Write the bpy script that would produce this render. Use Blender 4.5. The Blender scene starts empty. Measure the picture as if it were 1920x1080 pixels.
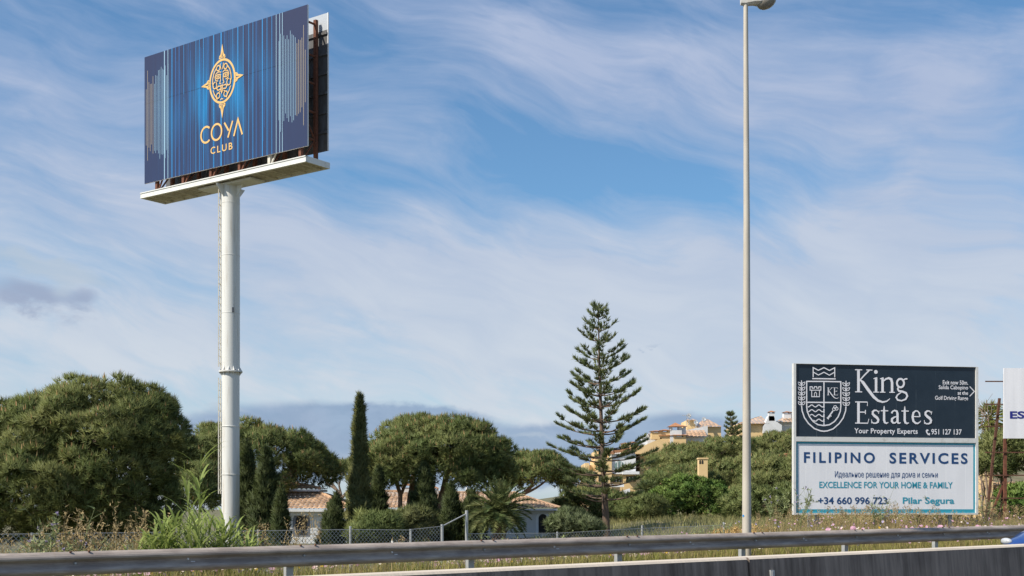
import bpy, math, random
import numpy as np
from mathutils import Vector

random.seed(7)
R = np.random.default_rng(11)
scene = bpy.context.scene
COL = scene.collection

# ------------------------------------------------------------------ camera
F, CX, HY, CZ = 2400.0, 960.0, 955.0, 1.24      # focal length in photo px, principal column, horizon row, eye height
cam = bpy.data.cameras.new("camera")
cam.sensor_width = 36.0
cam.lens = F / 1920 * 36
cam.shift_y = (HY - 540) / 1920
cam.clip_start = 0.05
cam.clip_end = 20000
camo = bpy.data.objects.new("camera", cam)
COL.objects.link(camo)
camo.location = (0, 0, CZ)
camo.rotation_euler = (math.pi / 2, 0, 0)
scene.camera = camo

# ------------------------------------------------------------------ light, view
SUN_AZ = Vector((-0.86, -0.51)).normalized()
SUN_EL = math.radians(45)
S = Vector((SUN_AZ.x * math.cos(SUN_EL), SUN_AZ.y * math.cos(SUN_EL), math.sin(SUN_EL)))
sl = bpy.data.lights.new("sun", 'SUN')
sl.energy = 4.7
sl.angle = math.radians(0.6)
sl.color = (1.0, 0.92, 0.80)
so = bpy.data.objects.new("sun", sl)
COL.objects.link(so)
so.rotation_euler = S.to_track_quat('Z', 'Y').to_euler()
scene.view_settings.view_transform = 'Standard'
scene.view_settings.look = 'None'
scene.view_settings.exposure = 0.42
scene.view_settings.gamma = 1.0

# ------------------------------------------------------------------ node helpers
class NT:
    def __init__(self, nt):
        self.nt = nt
    def n(self, t, **kw):
        nd = self.nt.nodes.new(t)
        for k, v in kw.items():
            setattr(nd, k, v)
        return nd
    def set(self, sock, v):
        if isinstance(v, bpy.types.NodeSocket):
            self.nt.links.new(v, sock)
        elif v is not None:
            if sock.type == 'RGBA' and not isinstance(v, (int, float)) and len(v) == 3:
                v = (*v, 1)
            sock.default_value = v
    def math(self, op, a, b=None, c=None, clamp=False):
        nd = self.n('ShaderNodeMath', operation=op, use_clamp=clamp)
        self.set(nd.inputs[0], a)
        if b is not None: self.set(nd.inputs[1], b)
        if c is not None: self.set(nd.inputs[2], c)
        return nd.outputs[0]
    def mix(self, f, a, b, mode='MIX'):
        nd = self.n('ShaderNodeMix', data_type='RGBA', blend_type=mode)
        self.set(nd.inputs[0], f); self.set(nd.inputs[6], a); self.set(nd.inputs[7], b)
        return nd.outputs[2]
    def ramp(self, f, lo, hi, interp='SMOOTHSTEP'):
        nd = self.n('ShaderNodeMapRange', interpolation_type=interp)
        self.set(nd.inputs[0], f); nd.inputs[1].default_value = lo; nd.inputs[2].default_value = hi
        return nd.outputs[0]
    def noise(self, vec, scale, detail=4, rough=.55, dist=0.0, lac=2.0, dim='3D'):
        nd = self.n('ShaderNodeTexNoise', noise_dimensions=dim)
        if vec is not None: self.nt.links.new(vec, nd.inputs['Vector'])
        nd.inputs['Scale'].default_value = scale; nd.inputs['Detail'].default_value = detail
        nd.inputs['Roughness'].default_value = rough; nd.inputs['Distortion'].default_value = dist
        nd.inputs['Lacunarity'].default_value = lac
        return nd.outputs['Fac']
    def comb(self, x, y, z=0.0):
        nd = self.n('ShaderNodeCombineXYZ')
        self.set(nd.inputs[0], x); self.set(nd.inputs[1], y); self.set(nd.inputs[2], z)
        return nd.outputs[0]
    def sep(self, v):
        nd = self.n('ShaderNodeSeparateXYZ'); self.nt.links.new(v, nd.inputs[0]); return nd.outputs

# ------------------------------------------------------------------ sky
def build_world():
    w = bpy.data.worlds.new("World"); scene.world = w; w.use_nodes = True
    nt = w.node_tree; nt.nodes.clear(); T = NT(nt)
    out = T.n('ShaderNodeOutputWorld'); bg = T.n('ShaderNodeBackground')
    nt.links.new(bg.outputs[0], out.inputs[0])
    sky = T.n('ShaderNodeTexSky', sky_type='NISHITA', sun_disc=False)
    sky.sun_elevation = SUN_EL
    sky.sun_rotation = math.atan2(SUN_AZ.x, SUN_AZ.y)
    sky.air_density = 1.0; sky.dust_density = 0.6; sky.ozone_density = 2.2; sky.altitude = 0
    bg.inputs[1].default_value = 0.10
    tc = T.n('ShaderNodeTexCoord')
    x, y, z = T.sep(tc.outputs['Generated'])
    az = T.math('ARCTAN2', x, y)
    hr = T.math('SQRT', T.math('ADD', T.math('MULTIPLY', x, x), T.math('MULTIPLY', y, y)))
    el = T.math('DIVIDE', z, T.math('MAXIMUM', hr, 0.02))
    # sky-direction units: 1 unit = 100 photo px of direction (2.4 deg), origin on the horizon ahead
    a = T.math('MULTIPLY', az, 24.6)
    e = T.math('MULTIPLY', el, 24.0)
    v0 = T.comb(a, e)
    # domain warp
    wn = T.n('ShaderNodeTexNoise'); nt.links.new(v0, wn.inputs['Vector'])
    wn.inputs['Scale'].default_value = .30; wn.inputs['Detail'].default_value = 1.5; wn.inputs['Roughness'].default_value = .55
    wx, wy, wz = T.sep(wn.outputs['Color'])
    aw = T.math('ADD', a, T.math('MULTIPLY', T.math('SUBTRACT', wx, .5), 3.2))
    ew = T.math('ADD', e, T.math('MULTIPLY', T.math('SUBTRACT', wy, .5), 1.7))
    def blob(px, py, rx, ry, amp, rot=0, A=aw, E=ew):
        ca, ce = (px - CX) / 100, (HY - py) / 100
        r = math.radians(rot); c, s = math.cos(r), math.sin(r)
        da = T.math('SUBTRACT', A, ca); de = T.math('SUBTRACT', E, ce)
        p = T.math('ADD', T.math('MULTIPLY', da, c / rx * 100), T.math('MULTIPLY', de, s / rx * 100))
        q = T.math('ADD', T.math('MULTIPLY', da, -s / ry * 100), T.math('MULTIPLY', de, c / ry * 100))
        d2 = T.math('ADD', T.math('MULTIPLY', p, p), T.math('MULTIPLY', q, q))
        return T.math('MULTIPLY', T.math('EXPONENT', T.math('MULTIPLY', d2, -1.0)), amp)
    def total(bl, **k):
        acc = None
        for b in bl:
            o = blob(*b, **k)
            acc = o if acc is None else T.math('ADD', acc, o)
        return acc
    # streaky cirrus, streaks fall to the right
    ca, sa = math.cos(math.radians(-17)), math.sin(math.radians(-17))
    p = T.math('ADD', T.math('MULTIPLY', aw, ca), T.math('MULTIPLY', ew, sa))
    q = T.math('ADD', T.math('MULTIPLY', aw, -sa), T.math('MULTIPLY', ew, ca))
    s1 = T.noise(T.comb(T.math('MULTIPLY', p, .22), T.math('MULTIPLY', q, .85)), 1.0, 7, .58, .3)
    s2 = T.noise(T.comb(T.math('MULTIPLY', p, .5), T.math('MULTIPLY', q, 2.4), 4.3), 1.0, 6, .6, .5)
    s3 = T.noise(T.comb(T.math('MULTIPLY', aw, .35), T.math('MULTIPLY', ew, .6), 9.1), 1.0, 6, .56, .2)
    macro = total([
        (1000, 90, 330, 95, .36, -14), (1620, 190, 330, 95, .30, -10), (1700, 400, 190, 190, .26, 0),
        (850, 520, 520, 105, .36, -4), (1550, 560, 420, 150, .34, 0), (300, 430, 420, 90, .18, -8),
        (120, 250, 260, 120, .16, -15), (230, 620, 300, 90, .22, 0), (1150, 640, 500, 90, .26, 0),
        (700, 260, 260, 50, .12, -20),
        (1010, 310, 200, 62, -.34, -12), (720, 75, 180, 55, -.30, -15), (1290, 345, 190, 45, -.34, -16),
        (560, 330, 200, 60, -.16, -10), (1560, 320, 120, 60, -.14, 0), (60, 60, 300, 60, -.12, -10),
        (1830, 60, 160, 60, -.22, 0), (260, 545, 170, 35, -.2, -5)])
    low = T.ramp(e, 6.8, 1.0)          # more veil towards the horizon
    fb = T.noise(T.comb(T.math('MULTIPLY', p, .45), T.math('MULTIPLY', q, 3.0), 6.7), 1.0, 7, .56, .25)
    fb2 = T.noise(T.comb(T.math('ADD', T.math('MULTIPLY', aw, 1.1), T.math('MULTIPLY', ew, -1.5)), T.math('ADD', T.math('MULTIPLY', ew, 3.2), T.math('MULTIPLY', aw, 1.9)), 2.2), .55, 6, .55, .3)
    fib = T.math('ADD', T.math('MULTIPLY', T.math('SUBTRACT', fb, .5), .42), T.math('MULTIPLY', T.math('SUBTRACT', fb2, .5), .28))
    f = T.math('ADD', T.math('MULTIPLY', s1, .62), T.math('MULTIPLY', s2, .42))
    f = T.math('ADD', f, T.math('MULTIPLY', s3, .38))
    f = T.math('ADD', T.math('ADD', f, fib), macro)
    f = T.math('ADD', f, T.math('MULTIPLY', low, .30))
    cir = T.math('MULTIPLY', T.ramp(f, .50, 1.13, 'LINEAR'), .95)
    # colours are radiances before the 0.1 background strength
    skyc = T.mix(1.0, sky.outputs[0], SKY_TINT, 'MULTIPLY')
    veil = T.mix(T.ramp(e, 8.5, 1.5), (3.2, 3.8, 5.15), (4.75, 5.15, 5.65))
    veil = T.mix(T.ramp(T.math('ADD', T.math('MULTIPLY', s1, .6), T.math('ADD', T.math('MULTIPLY', s3, .3), T.math('MULTIPLY', fb, .25))), .42, .74), T.mix(1.0, veil, (.87, .915, .98), 'MULTIPLY'), T.mix(1.0, veil, (1.04, 1.035, 1.03), 'MULTIPLY'))
    c = T.mix(cir, skyc, veil)
    # low blue-grey cloud bank with a billowed top edge
    bn = T.noise(T.comb(T.math('MULTIPLY', a, .9), T.math('MULTIPLY', e, 1.5), 2.0), 1.0, 6, .6, .25)
    edge = T.math('ADD', e, T.math('MULTIPLY', T.math('SUBTRACT', bn, .5), .75))
    bank = total([(560, 808, 300, 62, 1.2, 0), (790, 795, 130, 34, .8, 0), (1020, 838, 105, 44, 1.05, 0), (1290, 822, 170, 58, 1.2, 0), (1220, 656, 60, 9, .65, 4), (1470, 640, 70, 9, .4, 0), (760, 690, 120, 10, .3, 0),
                  (900, 900, 900, 42, .7, 0)],
                 A=T.math('ADD', a, T.math('MULTIPLY', T.math('SUBTRACT', bn, .5), 1.3)), E=edge)
    bm = T.ramp(T.math('ADD', bank, T.math('MULTIPLY', T.math('SUBTRACT', bn, .5), .9)), .48, .82)
    bcol = T.mix(T.ramp(bn, .35, .65), (1.80, 2.6, 3.9), (2.3, 3.1, 4.4))
    c = T.mix(T.math('MULTIPLY', bm, .82), c, bcol)
    sm = total([(80, 590, 110, 26, 1.0, 0), (45, 562, 55, 22, .6, -15), (165, 580, 26, 26, .5, 60)], A=T.math('ADD', a, T.math('MULTIPLY', T.math('SUBTRACT', s3, .5), 1.2)), E=edge)
    c = T.mix(T.math('MULTIPLY', T.ramp(T.math('ADD', sm, T.math('MULTIPLY', T.math('SUBTRACT', bn, .5), 1.3)), .25, 1.05), .85), c, (2.5, 3.0, 4.15))
    # thin bright rims
    rim = total([(105, 528, 130, 22, 1.0, -12), (130, 575, 30, 22, .6, 30), (700, 855, 90, 9, .8, 0), (1000, 815, 60, 8, .7, 0), (420, 775, 55, 10, .7, 0)], A=a, E=edge)
    c = T.mix(T.math('MULTIPLY', T.ramp(rim, .25, .8), .6), c, (3.6, 4.25, 5.0))
    nt.links.new(c, bg.inputs[0])
SKY_TINT = (.66, .90, 1.02)
build_world()

# ------------------------------------------------------------------ materials
MATS = {}
def material(name, col, rough=.6, var=.0, vscale=3.0, metal=0.0, bump=0.0, bscale=20.0, col2=None, stretch=(1, 1, 1), spec=.5, trans=0.0, island=0.0, coat=0.0, mixlo=.35, mixhi=.65):
    if name in MATS: return MATS[name]
    m = bpy.data.materials.new(name); m.use_nodes = True; MATS[name] = m
    nt = m.node_tree; T = NT(nt); b = nt.nodes['Principled BSDF']
    b.inputs['Roughness'].default_value = rough; b.inputs['Metallic'].default_value = metal
    b.inputs['Specular IOR Level'].default_value = spec
    if coat: b.inputs['Coat Weight'].default_value = coat; b.inputs['Coat Roughness'].default_value = .05
    tc = T.n('ShaderNodeTexCoord'); mp = T.n('ShaderNodeMapping'); mp.inputs['Scale'].default_value = stretch
    nt.links.new(tc.outputs['Object'], mp.inputs[0]); vec = mp.outputs[0]
    c = None
    if col2 is not None or var:
        nz = T.noise(vec, vscale, 6, .6)
        c2 = col2 if col2 is not None else tuple(v * (1 - var) for v in col)
        c = T.mix(T.ramp(nz, mixlo, mixhi), col, c2)
    if island:
        g = T.n('ShaderNodeNewGeometry')
        k = T.math('MULTIPLY_ADD', g.outputs['Random Per Island'], 2 * island, 1 - island)
        kc = T.comb(k, k, T.math('MULTIPLY', k, .9))
        c = T.mix(1.0, c if c is not None else (*col, 1), kc, 'MULTIPLY')
    if c is None: b.inputs['Base Color'].default_value = (*col, 1)
    else: nt.links.new(c, b.inputs['Base Color'])
    if bump:
        bn = T.n('ShaderNodeBump'); bn.inputs['Strength'].default_value = bump; bn.inputs['Distance'].default_value = .02
        nt.links.new(T.noise(vec, bscale, 5, .6), bn.inputs['Height']); nt.links.new(bn.outputs[0], b.inputs['Normal'])
    if trans:
        tr = T.n('ShaderNodeBsdfTranslucent'); mx = T.n('ShaderNodeMixShader'); mx.inputs[0].default_value = trans
        if c is None: tr.inputs[0].default_value = (*col, 1)
        else: nt.links.new(c, tr.inputs[0])
        nt.links.new(b.outputs[0], mx.inputs[1]); nt.links.new(tr.outputs[0], mx.inputs[2])
        nt.links.new(mx.outputs[0], nt.nodes['Material Output'].inputs[0])
    return m

def leafmat(name, col, col2, vs=.8, isl=.35, trans=.3):
    return material(name, col, .65, col2=col2, vscale=vs, island=isl, trans=trans, spec=.25)

M = dict(
    pole_white=material('pole_white', (.64, .64, .61), .45, col2=(.44, .39, .32), vscale=3.2, stretch=(1.6, 1.6, .14), mixlo=.5, mixhi=.8, bump=.05),
    platform_white=material('platform_white', (.70, .70, .67), .5, col2=(.52, .50, .44), vscale=4, mixlo=.5, mixhi=.8),
    grating=material('grating', (.66, .63, .55), .7, col2=(.50, .46, .38), vscale=6),
    rust=material('rust', (.17, .062, .032), .85, col2=(.10, .035, .02), vscale=9, bump=.3),
    rust_dark=material('rust_dark', (.075, .035, .022), .9, col2=(.13, .055, .03), vscale=9, bump=.3),
    panel_back=material('panel_back', (.105, .11, .12), .6, col2=(.07, .065, .06), vscale=4, stretch=(1, 1, .3)),
    panel_back_lit=material('panel_back_lit', (.42, .45, .48), .5),
    gold=material('gold', (.70, .44, .15), .5),
    stripe_blue=material('stripe_blue', (.02, .23, .55), .45),
    stripe_dim=material('stripe_dim', (.02, .11, .32), .45),
    stripe_pale=material('stripe_pale', (.30, .48, .62), .45),
    stripe_gold=material('stripe_gold', (.42, .36, .26), .45),
    edge_white=material('edge_white', (.70, .71, .72), .5),
    galv=material('galv', (.44, .45, .45), .45, metal=.35, col2=(.36, .37, .37), vscale=8),
    lamp_pole=material('lamp_pole', (.50, .455, .38), .5, col2=(.43, .385, .32), vscale=3, stretch=(1, 1, .3)),
    lamp_case=material('lamp_case', (.62, .60, .56), .5, col2=(.48, .45, .40), vscale=8),
    lamp_bowl=material('lamp_bowl', (.20, .18, .15), .25, col2=(.27, .25, .21), vscale=8),
    rail=material('rail', (.42, .36, .31), .6, spec=.25, col2=(.27, .225, .195), vscale=3, stretch=(.6, .6, 3), bump=.05),
    asphalt=material('asphalt', (.055, .055, .056), .9, col2=(.045, .045, .046), vscale=60, bump=.3, bscale=150),
    line_white=material('line_white', (.72, .72, .70), .7, var=.2, vscale=12),
    earth=material('earth', (.16, .13, .075), .95, col2=(.09, .10, .04), vscale=.9, bump=.5, bscale=8),
    bark=material('bark', (.17, .115, .08), .95, col2=(.10, .068, .05), vscale=5, bump=.8, bscale=14, stretch=(1, 1, .4)),
    bark_pale=material('bark_pale', (.33, .245, .19), .95, col2=(.22, .16, .12), vscale=5, bump=.8, bscale=14, stretch=(1, 1, .4)),
    pine=leafmat('pine', (.126, .162, .056), (.210, .226, .086)),
    pine_far=leafmat('pine_far', (.120, .160, .058), (.198, .220, .086)),
    pine_hill=leafmat('pine_hill', (.128, .165, .060), (.222, .236, .098), .5),
    candle=leafmat('candle', (.38, .235, .125), (.30, .20, .10), .8),
    cypress=leafmat('cypress', (.044, .064, .025), (.080, .100, .036), 1.6),
    cypress_light=leafmat('cypress_light', (.120, .140, .055), (.20, .20, .085), 1.6),
    araucaria=leafmat('araucaria', (.135, .175, .08), (.21, .23, .105), 1.2),
    shrub=leafmat('shrub', (.085, .16, .035), (.16, .22, .06), 1.0),
    shrub_dry=leafmat('shrub_dry', (.175, .180, .085), (.125, .145, .055), 1.0),
    greygreen=leafmat('greygreen', (.17, .20, .115), (.12, .155, .075), 1.0),
    palm=leafmat('palm', (.09, .13, .05), (.16, .17, .07), 1.5),
    palm_dry=leafmat('palm_dry', (.30, .22, .10), (.20, .14, .07), 1.5),
    fanpalm=leafmat('fanpalm', (.20, .24, .06), (.26, .24, .09), 1.5),
    reed=leafmat('reed', (.30, .36, .12), (.20, .27, .075), 1.4, .25, .4),
    grass=leafmat('grass', (.20, .215, .055), (.33, .29, .11), .6, .4, .35),
    grass_bank=leafmat('grass_bank', (.24, .25, .10), (.34, .30, .15), .45, .4, .35),
    straw=leafmat('straw', (.44, .33, .19), (.32, .24, .13), 1.4, .3, .3),
    straw_gold=leafmat('straw_gold', (.60, .40, .17), (.45, .30, .13), 1.4, .3, .3),
    weedstem=leafmat('weedstem', (.30, .33, .18), (.22, .27, .12), 1.4, .3, .3),
    petal_pink=leafmat('petal_pink', (.62, .34, .52), (.70, .45, .60), 3, .2, .3),
    petal_white=leafmat('petal_white', (.72, .58, .60), (.75, .68, .62), 3, .2, .3),
    petal_lilac=leafmat('petal_lilac', (.42, .36, .62), (.52, .45, .66), 3, .2, .3),
    petal_yellow=leafmat('petal_yellow', (.75, .50, .06), (.65, .40, .05), 3, .2, .3),
    render_white=material('render_white', (.66, .67, .68), .85, col2=(.58, .585, .58), vscale=.8, bump=.1),
    ochre=material('ochre', (.72, .52, .27), .85, col2=(.64, .45, .22), vscale=.5, bump=.1),
    glass_dark=material('glass_dark', (.045, .065, .07), .12),
    glass_green=material('glass_green', (.16, .23, .22), .15),
    dark=material('dark', (.022, .020, .018), .8),
    shutter=material('shutter', (.15, .155, .17), .6),
    brick=material('brick', (.42, .20, .10), .9, var=.3),
    sign_frame=material('sign_frame', (.64, .64, .62), .5, col2=(.42, .40, .36), vscale=5, mixlo=.5, mixhi=.85),
    navy=material('navy', (.009, .020, .034), .38, col2=(.013, .025, .040), vscale=2),
    ink_white=material('ink_white', (.80, .79, .82), .5),
    ink_blue=material('ink_blue', (.012, .060, .18), .5),
    ink_blue_thin=material('ink_blue_thin', (.035, .085, .22), .5),
    ink_teal=material('ink_teal', (.03, .31, .42), .5),
    ink_navy=material('ink_navy', (.015, .02, .20), .5),
    poster_es=material('poster_es', (.76, .76, .79), .5, col2=(.70, .70, .73), vscale=1.0, stretch=(3, 3, .3)),
    car_blue=material('car_blue', (.022, .075, .28), .28, metal=.35, coat=.8),
    rubber=material('rubber', (.02, .02, .02), .85),
    alloy=material('alloy', (.5, .5, .52), .3, metal=.9),
    head_glass=material('head_glass', (.55, .57, .58), .1, metal=.2),
    globe=material('globe', (.82, .82, .80), .3),
)

def special_materials():
    # printed billboard picture (uses the panel's own UV)
    m = bpy.data.materials.new('printed_blue'); m.use_nodes = True; MATS['printed_blue'] = m; M['printed_blue'] = m
    nt = m.node_tree; T = NT(nt); b = nt.nodes['Principled BSDF']; b.inputs['Roughness'].default_value = .33
    uv = T.n('ShaderNodeUVMap'); u, v, _ = T.sep(uv.outputs[0])
    wide = T.noise(T.comb(T.math('MULTIPLY', u, 9), T.math('MULTIPLY', v, .9)), 1.0, 2, .5)
    mid = T.noise(T.comb(T.math('MULTIPLY', u, 38), T.math('MULTIPLY', v, 1.3), 3.), 1.0, 2, .5)
    fine = T.noise(T.comb(T.math('MULTIPLY', u, 120), T.math('MULTIPLY', v, 1.2), 7.), 1.0, 1, .5)
    du = T.math('SUBTRACT', u, .45)
    gu = T.math('EXPONENT', T.math('MULTIPLY', T.math('MULTIPLY', du, du), -15))
    dv = T.math('SUBTRACT', v, .53)
    gv = T.math('EXPONENT', T.math('MULTIPLY', T.math('MULTIPLY', dv, dv), -17))
    glow = T.math('MULTIPLY', T.math('MULTIPLY', gu, gv), T.ramp(T.math('ADD', wide, T.math('MULTIPLY', mid, .5)), .6, .95))
    tex = T.math('MULTIPLY', T.math('MULTIPLY', gu, .30), T.ramp(T.math('ADD', mid, T.math('MULTIPLY', fine, .45)), .55, .95))
    c = T.mix(T.ramp(v, 0, 1, 'LINEAR'), (.022, .030, .080), (.026, .030, .074))
    c = T.mix(tex, c, (.02, .13, .33)); c = T.mix(T.math('MULTIPLY', glow, .85), c, (.0, .26, .60))
    seam = T.math('LESS_THAN', T.math('ABSOLUTE', T.math('SUBTRACT', v, .628)), .0028)
    c = T.mix(T.math('MULTIPLY', seam, .7), c, (.010, .016, .04))
    nt.links.new(c, b.inputs['Base Color'])
    # dark printed sheets, pasted in strips
    m = M['navy']; nt = m.node_tree; T = NT(nt); b = nt.nodes['Principled BSDF']; tc = T.n('ShaderNodeTexCoord'); x_, y_, z_ = T.sep(tc.outputs['Object'])
    fr = T.math('FRACT', T.math('MULTIPLY', x_, 1.45)); ln = T.math('LESS_THAN', T.math('ABSOLUTE', T.math('SUBTRACT', fr, .5)), .014)
    nz = T.noise(T.comb(T.math('MULTIPLY', x_, 3), z_), 1.2, 4, .6); old = b.inputs['Base Color'].links[0].from_socket
    nt.links.new(T.mix(T.math('MULTIPLY', T.math('MULTIPLY', ln, T.ramp(nz, .4, .7)), .8), old, (.07, .09, .11)), b.inputs['Base Color'])
    # white poster paper in vertical strips
    m = bpy.data.materials.new('poster_white'); m.use_nodes = True; M['poster_white'] = m
    nt = m.node_tree; T = NT(nt); b = nt.nodes['Principled BSDF']; b.inputs['Roughness'].default_value = .5
    uv = T.n('ShaderNodeUVMap'); u, v, _ = T.sep(uv.outputs[0])
    fr = T.math('FRACT', T.math('MULTIPLY', u, 9.0))
    line = T.math('LESS_THAN', T.math('ABSOLUTE', T.math('SUBTRACT', fr, .5)), .014)
    nz = T.noise(T.comb(T.math('MULTIPLY', u, 14), T.math('MULTIPLY', v, 1.0)), 1.0, 4, .6)
    c = T.mix(T.ramp(nz, .3, .7), (.75, .755, .785), (.81, .81, .84)); c = T.mix(T.math('MULTIPLY', line, .8), c, (.86, .86, .88))
    nt.links.new(c, b.inputs['Base Color'])
    # barrel tiles: colour per tile from the roof's own UV (tile column, tile row)
    m = bpy.data.materials.new('roof_tile'); m.use_nodes = True; M['roof_tile'] = m
    nt = m.node_tree; T = NT(nt); b = nt.nodes['Principled BSDF']; b.inputs['Roughness'].default_value = .9
    uv = T.n('ShaderNodeUVMap'); u, v, _ = T.sep(uv.outputs[0])
    wn = T.n('ShaderNodeTexWhiteNoise', noise_dimensions='2D')
    nt.links.new(T.comb(T.math('FLOOR', u), T.math('FLOOR', v)), wn.inputs['Vector'])
    tc = T.n('ShaderNodeTexCoord'); pn = T.noise(tc.outputs['Object'], .9, 5, .6)
    c = T.mix(wn.outputs['Value'], (.34, .215, .135), (.56, .36, .215)); c = T.mix(T.ramp(pn, .45, .75), c, (.25, .18, .125))
    nt.links.new(c, b.inputs['Base Color'])
    # weathered median barrier; sunlight on the top is painted into the colour
    m = bpy.data.materials.new('old_concrete'); m.use_nodes = True; M['old_concrete'] = m
    nt = m.node_tree; T = NT(nt); b = nt.nodes['Principled BSDF']; b.inputs['Roughness'].default_value = .92
    uv = T.n('ShaderNodeUVMap'); u, v, _ = T.sep(uv.outputs[0])       # metres along, metres up the section
    s1 = T.noise(T.comb(T.math('MULTIPLY', u, 7), T.math('MULTIPLY', v, .8)), 1.0, 5, .65)
    s2 = T.noise(T.comb(T.math('MULTIPLY', u, 26), T.math('MULTIPLY', v, 1.6), 5.), 1.0, 4, .65)
    s3 = T.noise(T.comb(T.math('MULTIPLY', u, 1.1), T.math('MULTIPLY', v, 1.1), 8.), 1.0, 5, .6)
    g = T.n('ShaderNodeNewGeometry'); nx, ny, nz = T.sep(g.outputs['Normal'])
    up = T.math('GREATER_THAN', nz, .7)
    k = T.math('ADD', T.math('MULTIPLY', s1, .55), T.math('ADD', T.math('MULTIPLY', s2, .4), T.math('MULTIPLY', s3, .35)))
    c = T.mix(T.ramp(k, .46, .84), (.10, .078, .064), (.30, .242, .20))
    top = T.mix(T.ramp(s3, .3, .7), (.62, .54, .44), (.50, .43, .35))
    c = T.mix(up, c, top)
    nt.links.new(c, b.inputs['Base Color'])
    bp = T.n('ShaderNodeBump'); bp.inputs['Strength'].default_value = .4; bp.inputs['Distance'].default_value = .01
    nt.links.new(s2, bp.inputs['Height']); nt.links.new(bp.outputs[0], b.inputs['Normal'])
special_materials()

# ------------------------------------------------------------------ geometry helpers
DIR = np.array([.794, .6079, 0.]); DIR /= np.linalg.norm(DIR)        # along the road, towards the right
NRM = np.array([-DIR[1], DIR[0], 0.])                                   # across the road, away from the eye
GRADE = .008
def U(px, py, Z):
    return np.array([(px - CX) / F * Z, Z, CZ + (HY - py) * Z / F])
def road(t, d, z=0.0):
    p = DIR * t + NRM * d; p[2] = z + GRADE * t
    return p
def t_at(px, d):
    u = (px - CX) / F
    return d * (-NRM[0] + NRM[1] * u) / (DIR[0] - DIR[1] * u)
def smooth(a, b, x):
    k = np.clip((np.asarray(x, float) - a) / (b - a), 0, 1); return k * k * (3 - 2 * k)
def ground(x, y):
    x = np.asarray(x, float); y = np.asarray(y, float)
    t = x * DIR[0] + y * DIR[1]; d = x * NRM[0] + y * NRM[1]
    base = GRADE * np.clip(t, -100, 80)
    side = -.95 + 1.05 * smooth(1.5, 9, x)
    b = smooth(18, 26, d) * side
    hill = 7.0 * smooth(80, 175, y) * smooth(6, 42, x) + 2.5 * smooth(90, 160, y) * smooth(8, 17, x)
    ripple = (.05 * np.sin(x * 1.3 + y * .7) + .05 * np.sin(y * 1.9 - x * .6)) * smooth(18, 22, d)
    return base + b + hill + ripple
def unit(v):
    v = np.asarray(v, float); return v / max(np.linalg.norm(v), 1e-9)

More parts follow.
